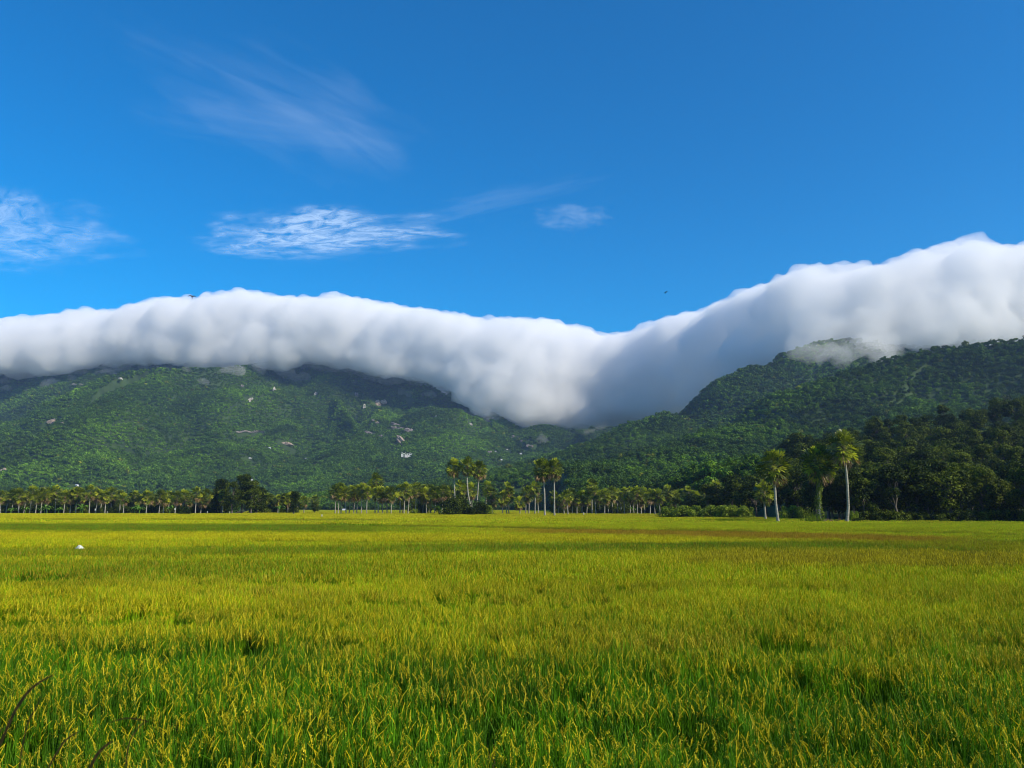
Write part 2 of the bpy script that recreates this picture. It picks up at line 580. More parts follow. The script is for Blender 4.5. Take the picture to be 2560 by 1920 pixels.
CLEAR = []          # (x, y, radius) kept free of forest
rocks = [
    # u, v, width px, height px, material, tilt, label
    (130, 1055, 22, 14, "rust_rock", 0, "brown boulders bare on the wooded slope above the far palms at the left end"),
    (156, 1060, 12, 8, "rock", 0, "small grey boulder just beside the brown boulders on the left slope"),
    (688, 977, 9, 20, "pale_rock", 0, "tall narrow white rock face high on the slope under the cloud"),
    (790, 985, 8, 12, "pale_rock", 0, "small white rock face level with the tall narrow white one"),
    (626, 1001, 12, 14, "pale_rock", 0, "pale cracked rock below and left of the tall narrow white face"),
    (606, 967, 10, 12, "rock", 0, "dull rock patch close beneath the cloud edge on the left mountain"),
    (719, 1111, 34, 8, "rust_rock", 8, "low brown rock ledge on the middle slope above the white houses"),
    (350, 1180, 14, 10, "pale_rock", 0, "pale rock low on the slope over the far palm row"),
    (10, 1178, 16, 14, "rust_rock", -30, "tilted brown rock low on the slope at the left border"),
    (245, 1127, 14, 10, "rust_rock", 0, "round brown rock alone on the green lower left slope"),
    (292, 937, 14, 8, "pale_rock", 0, "pale rocks on the crest of the left shoulder below the cloud"),
    (303, 948, 10, 8, "pale_rock", 0, "lower white rock of the pair on the left shoulder crest"),
    (350, 926, 12, 5, "pale_rock", 0, "white rock on the shoulder crest right of the pair"),
    (389, 918, 16, 5, "pale_rock", 0, "flat pale rock on the shoulder crest touching the cloud"),
    (193, 963, 30, 5, "pale_rock", 5, "long flat pale ledge at the left end of the shoulder crest"),
    (893, 990, 15, 16, "rock", 0, "purplish grey rock face left of the orange cliff"),
    (952, 1009, 32, 18, "rust_rock", 0, "large orange and white cliff, brightest on the middle mountain"),
    (912, 1016, 8, 12, "pale_rock", 0, "small white rock between the grey face and the orange cliff"),
    (938, 1056, 22, 8, "rock", 20, "grey slab on the slope directly under the orange cliff"),
    (990, 1062, 24, 8, "rock", 10, "upper edge of grey stone above the large dark slab"),
    (996, 1074, 40, 12, "rock", 12, "large dark grey slab in the middle of the mountain slope"),
    (1024, 1079, 26, 14, "rock", 10, "grey slab adjoining the large dark slab on its right side"),
    (920, 1083, 30, 8, "rock", 22, "long thin rock ledge left of the beige rock slide"),
    (962, 1094, 34, 9, "rock", 16, "rock ledge leading from the thin ledge to the beige slide"),
    (1003, 1104, 14, 34, "rust_rock", -38, "beige steep rock slide running down above the white letters"),
    (1111, 981, 16, 8, "pale_rock", 30, "pale slanting rock right under the edge of the cloud"),
    (1154, 1000, 14, 14, "pale_rock", 0, "pale rock near the descending ridge line beside the cloud"),
    (1191, 1032, 14, 14, "rock", 25, "grey rock below the descending ridge"),
    (1232, 1047, 8, 6, "pale_rock", 0, "tiny pale rock below the ridge near the saddle"),
    (1090, 1042, 7, 9, "pale_rock", 0, "small pale rock alone between the dark slab and the ridge"),
    (1177, 1061, 9, 7, "pale_rock", 0, "small pale rock on bright green slope under the ridge"),
    (1286, 1094, 22, 9, "rock", 20, "upper grey rock of the scree near the saddle"),
    (1308, 1105, 22, 9, "rock", 25, "middle grey rock of the scree near the saddle"),
    (1326, 1116, 22, 10, "rock", 15, "lowest grey rock of the scree near the saddle"),
    (1224, 1133, 11, 9, "rock", 0, "reddish rock beside the small white houses over the palm trio"),
]
for i, (u, v, w_, h_, mt, tilt, lab) in enumerate(rocks):
    p_ = hit(u, v)
    s_ = p_.y / F
    o = obj("rock_outcrop", blob_rock("rock_outcrop", w_ * s_, h_ * s_ * 1.15, 100 + i, M[mt], 0.5, 7))
    o.location = p_ + Vector((0, -h_ * s_ * 0.25, 1.5))
    o.rotation_euler = (R(-24), R(tilt), 0)
    tag(o, lab, "rock outcrop", "bare rock outcrops on the mountain slopes")
    for t in np.linspace(-0.5, 0.5, max(1, int(w_ / 8))):
        ct, st = math.cos(R(tilt)), math.sin(R(-tilt))
        for q_ in (0, -1):
            L_ = max(w_, h_) * s_
            CLEAR.append((p_.x + t * w_ * s_, p_.y + q_ * 12 - 3, 5.5 + 0.35 * min(w_, h_) * s_))

# houses on the slope
def house_parts(w, d, h, seed):
    a = MB()
    a.box((0, 0, h / 2), (w, d, h))
    wall = a.mesh("wall", [M["white_wall"]])
    b = MB()
    ov, rh = 0.5, d * 0.28
    x0, x1, y0, y1 = -w / 2 - ov, w / 2 + ov, -d / 2 - ov, d / 2 + ov
    z0 = h + 0.01
    for sgn, ya in ((1, y0), (-1, y1)):
        b.quad((x0, ya, z0 - 0.1), (x1, ya, z0 - 0.1), (x1, 0, z0 + rh), (x0, 0, z0 + rh))
        b.quad((x0, ya, z0 + 0.05), (x0, 0, z0 + rh + 0.15), (x1, 0, z0 + rh + 0.15), (x1, ya, z0 + 0.05))
    for xa in (x0 + ov, x1 - ov):
        b.tri((xa, y0 + ov, z0), (xa, y1 - ov, z0), (xa, 0, z0 + rh - 0.05))
    roof = b.mesh("roof", [M["tin_roof"]])
    c = MB()
    c.box((0, -d / 2 - 0.03, 1.1), (1.1, 0.08, 2.2))
    door = c.mesh("door", [M["dark_glass"]])
    wn_ = []
    for sx in (-1, 1):
        e = MB()
        e.box((sx * w * 0.3, -d / 2 - 0.03, h * 0.55), (w * 0.16, 0.08, h * 0.35))
        wn_.append(e.mesh("window", [M["dark_glass"]]))
    return [("wall", wall), ("roof", roof), ("door", door)] + [("window", x) for x in wn_]


HP = [house_parts(9, 7, 4.0, 1), house_parts(13, 8, 4.5, 2), house_parts(6, 6, 6.5, 3)]
houses = [
    (625, 1145, 0, "white house alone among trees on the middle left slope"),
    (765, 1145, 1, "wide white house left of the letters, upper of two"),
    (797, 1153, 1, "wide white house just below and right of its twin on the slope"),
    (674, 1119, 0, "small pale house under the grey road wall on the slope"),
    (630, 1199, 2, "bright white hut above the tall dark bushy trees"),
    (641, 1206, 0, "smaller white house just below the bright white hut"),
    (192, 1213, 0, "tiny white house low over the palm row at the left"),
    (1239, 1127, 0, "small white house highest of the cluster above the palm trio"),
    (1268, 1122, 0, "small white house right of the highest one in the hamlet"),
    (1302, 1133, 0, "small white house alone between the palm trio and the palm pair"),
    (1253, 1148, 1, "low white house in the lower part of the hamlet"),
    (1261, 1154, 0, "white house lowest in the hamlet above the palms"),
    (1348, 1143, 0, "white house directly above the palm pair, left of two"),
    (1360, 1140, 0, "white house directly above the palm pair, right of two"),
    (759, 1224, 0, "pale yellow-lit house at the left of the foot-of-slope village"),
    (779, 1223, 0, "second house of the village behind the small lone tree"),
    (803, 1227, 0, "third house of the village at the foot of the slope"),
    (811, 1226, 0, "right end house of the village at the foot of the slope"),
]
for i, (u, v, k, lab) in enumerate(houses):
    p_ = hit(u, v + 3)
    s_ = (0.42 if i % 3 else 0.55) if p_.y > 1200 else 0.35
    t = place("house", HP[k], p_ + Vector((0, 0, 1.2)), rnd.uniform(-0.4, 0.4), s_)
    mbf = MB()
    tag(t, lab, "house", "white houses scattered on the mountain slopes")
    CLEAR.append((p_.x, p_.y - 4, 13))
    CLEAR.append((p_.x, p_.y - 16, 9))

# retaining wall of the hill road
mb = MB()
n_ = 14
wp = [hit(591 + 70 * i / n_, 1083 + 2 * math.sin(i)) for i in range(n_ + 1)]
for i in range(n_):
    a, b = wp[i], wp[i + 1]
    za, zb = a.z + 5, b.z + 5
    mid = (a + b) / 2
    mb.box((mid.x, mid.y - 3, (za + zb) / 2), ((b - a).length * 1.03, 1.2, 3 + rnd.uniform(-0.8, 0.8)), math.atan2(b.y - a.y, b.x - a.x))
    CLEAR.append((mid.x, mid.y - 8, 9))
tag(obj("retaining_wall", mb.mesh("retaining_wall", [M["rock"]])), "long thin grey retaining wall of a road across the green slope", "wall")

# white hillside letters standing on pale rock
p_ = hit(1019, 1146)
s_ = p_.y / F
o = obj("rock_outcrop", blob_rock("rock_outcrop", 26 * s_, 24 * s_, 777, M["pale_rock"], 0.5, 9))
o.location = p_ + Vector((4 * s_, -2, -4 * s_))
o.rotation_euler = (R(-20), 0, 0)
tag(o, "pale boulder pile carrying the white hillside letters", "rock outcrop", "bare rock outcrops on the mountain slopes")
for q_ in range(-2, 3):
    for w_ in (0, 12, 24, 36):
        CLEAR.append((p_.x + q_ * 6 * s_ * 1.2 / 1.2, p_.y - w_ + 6, 9))
sign = empty("hillside_sign", p_ + Vector((0, -9 - 3, 3.0 * s_)))
tag(sign, "big white capital letters standing on pale boulders on the mountain slope", "sign")
LH, LW, GAP, ST = 9.5 * s_, 4.3 * s_, 0.5 * s_, 1.3 * s_
word = ["O", "T", "A", "S", "O", "C"]
accents = {0: "^", 2: "`", 4: "'"}
x0 = -(len(word) * (LW + GAP)) / 2
for i, ch in enumerate(word):
    mb = MB()
    cx = x0 + i * (LW + GAP) + LW / 2

    def seg(xa, za, xb, zb, th=ST):
        a, b = Vector((xa, 0, za)), Vector((xb, 0, zb))
        d = (b - a)
        if d.length < 1e-6:
            return
        nrm = Vector((-d.z, 0, d.x)).normalized() * th / 2
        y0_, y1_ = -0.5, 0.5
        c = [a + nrm, b + nrm, b - nrm, a - nrm]
        n0 = len(mb.v)
        for yy in (y0_, y1_):
            for q_ in c:
                mb.v.append((q_.x + cx, yy, q_.z))
        for f_ in ((0, 1, 2, 3), (7, 6, 5, 4), (0, 4, 5, 1), (1, 5, 6, 2), (2, 6, 7, 3), (3, 7, 4, 0)):
            mb.f.append(tuple(n0 + k for k in f_))
            mb.m.append(0)

    def arc(cx_, cz_, rx, rz, a0, a1, k=10):
        pts_ = [(cx_ + rx * math.cos(R(a0 + (a1 - a0) * t / k)), cz_ + rz * math.sin(R(a0 + (a1 - a0) * t / k))) for t in range(k + 1)]
        for (xa, za), (xb, zb) in zip(pts_, pts_[1:]):
            seg(xa, za, xb, zb)

    hw = LW / 2 - ST / 2
    if ch == "O":
        arc(0, LH / 2, hw, LH / 2 - ST / 2, 0, 360, 16)
    elif ch == "C":
        arc(0, LH / 2, hw, LH / 2 - ST / 2, 50, 310, 14)
    elif ch == "T":
        seg(-hw - ST / 3, LH - ST / 2, hw + ST / 3, LH - ST / 2)
        seg(0, 0, 0, LH - ST)
    elif ch == "A":
        seg(-hw, 0, 0, LH)
        seg(hw, 0, 0, LH)
        seg(-hw * 0.6, LH * 0.33, hw * 0.6, LH * 0.33, ST * 0.8)
    elif ch == "S":
        q4 = LH / 4
        arc(0, LH - q4 - ST / 4, hw, q4 - ST / 4, 20, 270, 10)
        arc(0, q4 + ST / 4, hw, q4 - ST / 4, 90, -160, 10)
    obj("letter", mb.mesh("letter", [M["white_paint"]]), sign)
    if i in accents:
        mb = MB()
        z1 = LH * 1.08
        if accents[i] == "^":
            seg(-hw * 0.8, z1, 0, z1 + ST * 1.3, ST * 0.7)
            seg(hw * 0.8, z1, 0, z1 + ST * 1.3, ST * 0.7)
        elif accents[i] == "`":
            seg(-hw * 0.6, z1 + ST * 1.3, hw * 0.3, z1, ST * 0.7)
        else:
            seg(hw * 0.6, z1 + ST * 1.3, -hw * 0.3, z1, ST * 0.7)
        obj("accent", mb.mesh("accent", [M["white_paint"]]), sign)

# ------------------------------------------------------------------ trees: prototypes
def unit(r_):
    while True:
        v_ = Vector((r_.uniform(-1, 1), r_.uniform(-1, 1), r_.uniform(-1, 1)))
        if 0.05 < v_.length < 1:
            return v_.normalized()


def leaf_card(mb, c, nrm, size, r_, mi=0):
    """a small bent spray of leaves"""
    t = nrm.cross(Vector((r_.uniform(-1, 1), r_.uniform(-1, 1), r_.uniform(-1, 1)))).normalized()
    b = nrm.cross(t)
    a = size * r_.uniform(0.7, 1.2)
    w = size * r_.uniform(0.35, 0.6)
    tip = c + t * a - nrm * a * 0.25
    n0 = len(mb.v)
    mb.v += [tuple(c - t * a * 0.4), tuple(c + b * w), tuple(tip), tuple(c - b * w)]
    mb.f.append((n0, n0 + 1, n0 + 2, n0 + 3))
    mb.m.append(mi)


def make_tree(seed, hgt, wid, base, lobes, cards, size, droop=0.0, upright=False):
    """broadleaf tree: tapered trunk with limbs, crown of leaf clumps with gaps"""
    r_ = random.Random(seed)
    tr, cr = MB(), MB()
    top = hgt * 0.72
    pts = [(0, 0, -0.3)]
    for k in range(1, 6):
        t = k / 5
        pts.append((r_.uniform(-0.25, 0.25) * t * 2, r_.uniform(-0.25, 0.25) * t * 2, top * t))
    rads = [hgt * 0.028 * (1 - 0.8 * k / 5) for k in range(6)]
    tr.tube(pts, rads, 7)
    cent = []
    for k in range(lobes):
        a = r_.uniform(0, 2 * math.pi)
        tz = r_.random() ** 0.8
        z_ = base + (hgt - base) * (0.12 + 0.76 * tz)
        env = math.sin(math.pi * min(1, 0.22 + 0.74 * tz)) ** 0.6
        if upright:
            env = 0.9 - 0.5 * tz
        rr_ = wid / 2 * env * r_.uniform(0.35, 0.85)
        c = Vector((rr_ * math.cos(a), rr_ * math.sin(a), z_))
        lr = wid * r_.uniform(0.12, 0.21)
        cent.append((c, lr))
        if k % 2 == 0:
            s0 = Vector(pts[2 + k % 3])
            mid_ = s0.lerp(c, 0.5) + Vector((0, 0, 0.4))
            tr.tube([s0, mid_, c], [hgt * 0.011, hgt * 0.007, hgt * 0.003], 5, cap=False)
    for c, lr in cent:
        n_ = int(cards / lobes * r_.uniform(0.7, 1.3))
        for k in range(n_):
            d = unit(r_)
            if d.z < -0.3 and r_.random() < 0.5:
                d.z = -d.z
            q_ = lr * r_.uniform(0.55, 1.08)
            p__ = c + Vector((d.x * q_, d.y * q_, d.z * q_ * (0.72 if not upright else 1.1)))
            nn = (d + unit(r_) * 0.75 + Vector((0, 0, 0.25))).normalized()
            leaf_card(cr, p__ - Vector((0, 0, droop * r_.random())), nn, size, r_)
    return [("trunk", tr.mesh("trunk", [M["bark"]], True)), ("crown", cr.mesh("crown", [M["tree_leaf"]]))]


TREES = [
    make_tree(1, 14, 12, 3.0, 30, 4200, 0.42),
    make_tree(2, 15, 10, 3.5, 26, 3800, 0.40),
    make_tree(3, 12, 12, 2.0, 30, 4200, 0.42),
    make_tree(4, 16, 11, 4.0, 28, 4000, 0.45),
    make_tree(5, 13, 9, 1.5, 24, 3600, 0.38),
    make_tree(6, 11, 10, 1.0, 26, 3800, 0.36),
]
TALLS = [make_tree(21, 17, 10, 1.0, 30, 4200, 0.45, upright=True), make_tree(22, 18, 12, 1.5, 34, 4600, 0.45, droop=0.4)]


def make_bush(seed, hgt, wid, cards, size, mat, lobes=16):
    r_ = random.Random(seed)
    cr, st = MB(), MB()
    for k in range(lobes):
        a = r_.uniform(0, 2 * math.pi)
        rr_ = wid / 2 * math.sqrt(r_.random()) * 0.75
        z_ = hgt * r_.uniform(0.12, 0.78) * (1 - 0.35 * rr_ / (wid / 2))
        c = Vector((rr_ * math.cos(a), rr_ * math.sin(a), z_))
        lr = min(wid, hgt) * r_.uniform(0.14, 0.26)
        st.tube([(c.x * 0.3, c.y * 0.3, -0.1), (c.x * 0.6, c.y * 0.6, z_ * 0.5), tuple(c)], [0.07, 0.05, 0.02], 5, cap=False)
        for _ in range(cards // lobes):
            d = unit(r_)
            p__ = c + d * lr * r_.uniform(0.5, 1.15)
            if p__.z < 0.05:
                p__.z = r_.uniform(0.05, 0.4)
            leaf_card(cr, p__, (d + unit(r_) * 0.8 + Vector((0, 0, 0.3))).normalized(), size, r_)
    return [("stem", st.mesh("stem", [M["bark"]])), ("foliage", cr.mesh("foliage", [mat]))]


BUSHES = [make_bush(31, 4.6, 6.4, 2600, 0.30, M["bush_leaf"], 20), make_bush(32, 5.2, 6.0, 2600, 0.30, M["bush_leaf"], 20)]
DARKB = [make_bush(33, 7, 7.5, 3000, 0.34, M["tree_leaf"], 22), make_bush(34, 4, 6, 2200, 0.32, M["tree_leaf"], 16)]


def ordinal(k):
    names = ["first", "second", "third", "fourth", "fifth", "sixth", "seventh", "eighth", "ninth", "tenth", "eleventh", "twelfth", "thirteenth",
             "fourteenth", "fifteenth", "sixteenth", "seventeenth", "eighteenth", "nineteenth", "twentieth"]
    if k < 20:
        return names[k]
    tens = ["twenty", "thirty", "forty", "fifty", "sixty", "seventy", "eighty", "ninety"][(k + 1) // 10 - 2]
    u_ = (k + 1) % 10
    return tens[:-1] + "ieth" if u_ == 0 else tens + "-" + names[u_ - 1]


# ------------------------------------------------------------------ sugar palms
def fan_leaf(mb, mbd, base, direc, pet, rad_, r_, dead=False, roll=0.0):
    """petiole and a folded fan blade with split tips"""
    direc = direc.normalized()
    side = direc.cross(Vector((0, 0, 1)))
    if side.length < 0.05:
        side = Vector((1, 0, 0))
    side.normalize()
    up = side.cross(direc).normalized()
    sag = 0.18 if not dead else 0.05
    hub = base + direc * pet - Vector((0, 0, 1)) * pet * sag
    tgt = mbd if dead else mb
    mi = 1 if (not dead and r_.random() < 0.28) else 0
    tgt.tube([base, base.lerp(hub, 0.5) + up * pet * 0.05, hub], [0.07, 0.05, 0.04], 4, mi, cap=False)
    fwd = (hub - base).normalized()
    up = side.cross(fwd).normalized()
    side2 = (side * math.cos(roll) + up * math.sin(roll)).normalized()
    up2 = (up * math.cos(roll) - side * math.sin(roll)).normalized()
    nseg = 15
    span = R(128 if not dead else 48)
    fold = 0.35 if not dead else 1.0
    for k in range(nseg):
        a = (k + 0.5) / nseg * 2 - 1
        an = a * span
        d = fwd * math.cos(an) + side2 * math.sin(an)
        lift = up2 * (abs(math.sin(an)) * fold * 0.8 + (0.16 if k % 2 else -0.04))
        d1 = (d + lift).normalized()
        L = rad_ * (1 - 0.28 * abs(a)) * r_.uniform(0.86, 1.08)
        wv = d1.cross(up2)
        if wv.length < 0.1:
            wv = side2
        wv.normalize()
        wmid = L * 0.7 * span / nseg * 1.05 * (0.7 if dead else 1.0)
        mid = hub + d1 * L * 0.7
        tipdrop = Vector((0, 0, -1)) * L * (0.10 if not dead else 0.2) * r_.uniform(0.4, 1.5)
        tip = hub + d1 * L + tipdrop
        tgt.tri(hub, mid - wv * wmid, mid + wv * wmid, mi)
        tgt.tri(mid - wv * wmid, tip, mid + wv * wmid, mi)


def make_palm(seed, hgt, bend=(0, 0), n_leaf=46, crown_r=3.3, skirt=14, trunk_r=0.30, vine=False, curve=None):
    r_ = random.Random(seed)
    crown_r *= 1.22
    n_leaf = int(n_leaf * 0.95)
    skirt = int(skirt * 1.3)
    trunk_r *= 1.0
    tk, cr, dd = MB(), MB(), MB()
    top = hgt - crown_r * 0.86
    pts, rads = [], []
    N = 16
    for k in range(N + 1):
        t = k / N
        if curve:
            # list of (t, x offset) relative to base
            xs_ = np.interp(t, [c[0] for c in curve], [c[1] for c in curve])
            x_, y_ = float(xs_), 0.0
        else:
            x_, y_ = bend[0] * math.sin(t * math.pi / 2) ** 1.3, bend[1] * t * t
        pts.append((x_, y_, -0.4 + (top + 0.4) * t))
        bulge = 0.12 * math.exp(-((t - 0.62) / 0.14) ** 2)
        rads.append(trunk_r * (1.0 + 0.75 * math.exp(-t * 14) - 0.34 * t + bulge) * (1 + 0.04 * math.sin(k * 2.1)))
    tk.tube(pts, rads, 9)
    head = Vector(pts[-1])
    for k in range(n_leaf):
        t = (k + 0.5) / n_leaf
        el = R(88 - 164 * t ** 0.85)                     # upright spear leaves to hanging ones
        a = k * 2.39996 + r_.uniform(-0.3, 0.3)
        d = Vector((math.cos(a) * math.cos(el), math.sin(a) * math.cos(el), math.sin(el)))
        b = head + Vector((0, 0, 0.55 * (1 - t) - 0.25))
        fan_leaf(cr, dd, b, d, crown_r * r_.uniform(0.42, 0.56), crown_r * r_.uniform(0.44, 0.56), r_, roll=r_.uniform(-0.7, 0.7))
    for k in range(skirt):
        el = R(r_.uniform(-84, -42))
        a = r_.uniform(0, 2 * math.pi)
        d = Vector((math.cos(a) * math.cos(el), math.sin(a) * math.cos(el), math.sin(el)))
        fan_leaf(cr, dd, head + Vector((0, 0, -0.3 - 0.7 * r_.random())), d, crown_r * r_.uniform(0.3, 0.6), crown_r * r_.uniform(0.42, 0.6), r_, dead=True, roll=r_.uniform(-1.5, 1.5))
    for k in range(26):                                   # old leaf bases round the top of the trunk
        a = k * 2.4
        z_ = head.z - 0.2 - 1.3 * k / 26
        p0_ = Vector((head.x + 0.18 * math.cos(a), head.y + 0.18 * math.sin(a), z_))
        dd.tube([p0_, p0_ + Vector((math.cos(a) * 0.35, math.sin(a) * 0.35, 0.35))], [0.07, 0.035], 4, cap=False)
    parts = [("trunk", tk.mesh("trunk", [M["palm_bark"]], True)), ("crown", cr.mesh("crown", [M["palm_leaf"], M["palm_bright"]])), ("dead_fronds", dd.mesh("dead_fronds", [M["palm_dead"]]))]
    if vine:
        vn = MB()
        for k in range(1300):
            t = 0.12 + 0.88 * r_.random() ** 0.7
            c = Vector(pts[min(N, int(t * N))]).lerp(Vector(pts[min(N, int(t * N) + 1)]), r_.random())
            a = r_.uniform(0, 2 * math.pi)
            q_ = 0.36 + 0.42 * r_.random() * (1 + 0.8 * math.sin(t * 13 + a))
            leaf_card(vn, c + Vector((math.cos(a) * q_, math.sin(a) * q_, 0)), (Vector((math.cos(a), math.sin(a), 0.4)) + unit(r_) * 0.6).normalized(), 0.26, r_)
        parts.append(("climbing_vine", vn.mesh("climbing_vine", [M["vine_leaf"]])))
    return parts


PALMS = [make_palm(40 + k, 14.0, (rnd.uniform(-0.7, 0.7), rnd.uniform(-0.6, 0.6)), n_leaf=32 + 3 * (k % 3), crown_r=3.1 + 0.15 * (k % 3), skirt=8 + 7 * (k % 3), trunk_r=0.27) for k in range(7)]

palms = []           # (u of crown, object, segment)


def add_palm(u, vtop, Y, seg_, parts=None, label=None, lean=True, protoH=14.0, wide=1.0, du=0.0):
    hgt = (HZ - vtop) / F * Y + CZ
    base = at(u, HZ, Y)
    if parts is None:
        parts = PALMS[rnd.randrange(len(PALMS))]
    s = hgt / protoH
    sxy = s ** 0.35 * wide * rnd.uniform(0.93, 1.07)
    root = empty("sugar_palm", (base.x, base.y, 0), rnd.uniform(0, 6.28) if lean else 0.0, 1.0)
    for pn, me_ in parts:
        c = obj(pn, me_, root)
        if lean and abs(s - 1) > 0.02:
            # taller or shorter trunk, crown kept at its natural size
            tz = protoH - 3.1 * 1.22 * 0.86
            if pn == "trunk":
                k_ = (hgt - 3.1 * 1.22 * 0.86 * sxy) / tz
                c.scale = (1, 1, k_)
            else:
                k_ = (hgt - 3.1 * 1.22 * 0.86 * sxy) / tz
                c.scale = (sxy, sxy, sxy)
                c.location = (0, 0, tz * (k_ - sxy))
    root["category"] = "palm tree"
    palms.append([u, root, seg_, hgt, Y])
    if label:
        root["label"] = label
    return root


# far row on the left
far_left = [(3, 1225), (16, 1230), (30, 1222), (48, 1220), (60, 1226), (75, 1214), (90, 1224), (103, 1218), (118, 1216), (139, 1213), (150, 1226), (160, 1224),
            (176, 1222), (190, 1217), (205, 1221), (224, 1212), (240, 1222), (252, 1228), (263, 1225), (279, 1217), (300, 1226), (310, 1232), (333, 1226), (350, 1236),
            (366, 1225), (384, 1234), (398, 1224), (409, 1230), (420, 1226), (438, 1226), (456, 1224), (470, 1232), (489, 1216), (502, 1230), (515, 1220), (528, 1232), (539, 1221), (557, 1223)]
for u, v in far_left:
    add_palm(u, v, 395 + rnd.uniform(-8, 22), "far_left")
for u, v in [(657, 1222), (668, 1232), (678, 1234), (695, 1236), (709, 1233), (720, 1232), (728, 1228), (745, 1230), (760, 1240)]:
    add_palm(u, v, 405 + rnd.uniform(-8, 20), "second")
add_palm(787, 1237, 520, "second")
for u, v in [(838, 1210), (846, 1214), (853, 1208), (866, 1214), (873, 1213), (884, 1217), (892, 1212), (904, 1207), (917, 1213), (938, 1182), (946, 1216), (957, 1215), (968, 1218), (978, 1216)]:
    add_palm(u, v, 372 + rnd.uniform(-6, 14), "clump")
for u, v in [(1000, 1210), (1010, 1206), (1020, 1212), (1038, 1205), (1048, 1213), (1057, 1211), (1066, 1216), (1077, 1212), (1087, 1213), (1105, 1210), (1120, 1214), (1148, 1200), (1162, 1212), (1180, 1206), (1214, 1203), (1224, 1215), (1230, 1238)]:
    add_palm(u, v, 385 + rnd.uniform(-8, 14), "grove")
for u, v in [(1266, 1205), (1256, 1226), (1272, 1218), (1300, 1240), (1314, 1216), (1322, 1213), (1337, 1203), (1346, 1222), (1384, 1226), (1396, 1236)]:
    add_palm(u, v, 372 + rnd.uniform(-6, 20), "between")
right_row = [(1410, 1232), (1420, 1224), (1431, 1221), (1442, 1230), (1455, 1225), (1466, 1230), (1480, 1197), (1490, 1215), (1500, 1226), (1511, 1222), (1521, 1228), (1531, 1216),
             (1545, 1220), (1553, 1226), (1561, 1218), (1575, 1217), (1584, 1226), (1593, 1215), (1603, 1224), (1612, 1218), (1625, 1222), (1637, 1226), (1650, 1222), (1662, 1230),
             (1675, 1212), (1688, 1226), (1702, 1222), (1720, 1215), (1736, 1226), (1760, 1222), (1791, 1200), (1808, 1218), (1840, 1214)]
for u, v in right_row:
    add_palm(u, v, 350 + rnd.uniform(-8, 40), "right_row")

# the eight tall palms that stand alone: trunks shaped one by one
def tall_palm(u_base, u_top, vtop, Y, seed, curve, label, crown_r, n_leaf=46, skirt=14, vine=False, r=0.30):
    hgt = (HZ - vtop) / F * Y + CZ
    sx = (u_top - u_base) / F * Y
    cv = [(t, x * sx) for t, x in curve]
    parts = make_palm(seed, hgt, n_leaf=n_leaf, crown_r=crown_r, skirt=skirt, trunk_r=r, vine=vine, curve=cv)
    root = empty("sugar_palm", (at(u_base, HZ, Y).x, Y, 0))
    for pn, me_ in parts:
        obj(pn, me_, root)
    tag(root, label, "palm tree", "tall sugar palms standing out over the others")
    CLEARP.append((root.location.x, Y, 1.6))


CLEARP = []
S_ = [(0, 0), (0.5, 0.5), (1, 1)]
tall_palm(1139, 1133, 1147, 331, 61, S_, "tall sugar palm with dark crown, leftmost of the trio over the dark bushes", 3.5, 50, 14, r=0.30)
tall_palm(1182, 1167, 1143, 330, 62, [(0, 0), (0.2, 0.35), (0.45, 0.8), (0.7, 1.0), (1, 0.95)], "tallest palm of the trio, its pale trunk curving to one side at the foot", 3.6, 50, 14, r=0.34)
tall_palm(1191, 1197, 1152, 334, 63, S_, "tall sugar palm, rightmost of the trio over the dark bushes", 3.6, 50, 18, r=0.30)
tall_palm(1362, 1357, 1147, 288, 64, [(0, 0), (0.5, 0.1), (0.8, 0.5), (1, 1)], "tall sugar palm standing left in the lone pair in open rice", 3.8, 54, 20, r=0.33)
tall_palm(1386, 1386, 1147, 287, 65, [(0, 0), (0.2, 1), (0.6, 1), (1, 1)], "tall sugar palm standing right in the lone pair in open rice", 3.5, 48, 14, r=0.30)
tall_palm(1946, 1940, 1122, 170, 66, [(0, 0), (0.12, 0.5), (0.4, 1.0), (1, 1)], "near sugar palm with clean pale trunk beside a low green shrub mound", 3.5, 44, 16, r=0.30)
tall_palm(2046, 2052, 1112, 172, 67, S_, "near sugar palm whose trunk is wrapped in leafy yellow-green climber", 3.7, 54, 22, vine=True, r=0.34)
tall_palm(2112, 2120, 1076, 168, 68, [(0, 0), (0.06, 0.4), (0.25, 1.1), (0.5, 1.25), (1, 1)], "tallest near sugar palm with a long bare trunk bending at its foot", 3.35, 36, 14, r=0.31)
root = add_palm(1913, 1200, 205, "x", label="short sugar palm half hidden behind the near clean-trunked palm")
root["group"] = "low palms near the dark forest"
palms.pop()

SEGTXT = {
    "far_left": ("far row sugar palm, {} from the left border, {}", "palms of the long far row"),
    "second": ("sugar palm {} in the row right of the tall bushy trees, {}", "palms right of the tall bushy trees"),
    "clump": ("sugar palm {} of the clump standing left of the broad grove, {}", "palms of the close clump"),
    "grove": ("sugar palm {} from the left in the grove around the trio, {}", "palms of the middle grove"),
    "between": ("sugar palm {} from the left between trio and right palm row, {}", "palms between trio and right row"),
    "right_row": ("sugar palm {} from the left in the dense right row, {}", "palms of the dense right row"),
}
for sg, (txt, grp) in SEGTXT.items():
    lst = sorted([q_ for q_ in palms if q_[2] == sg], key=lambda q_: q_[0])
    hs_ = sorted(q_[3] for q_ in lst)
    for k, q_ in enumerate(lst):
        h_ = q_[3]
        look = "the tallest there" if h_ == hs_[-1] else "taller than most" if h_ > hs_[int(len(hs_) * 0.66)] else "shorter than most" if h_ < hs_[int(len(hs_) * 0.33)] else "of middling height"
        tag(q_[1], txt.format(ordinal(k), look), "palm tree", grp)

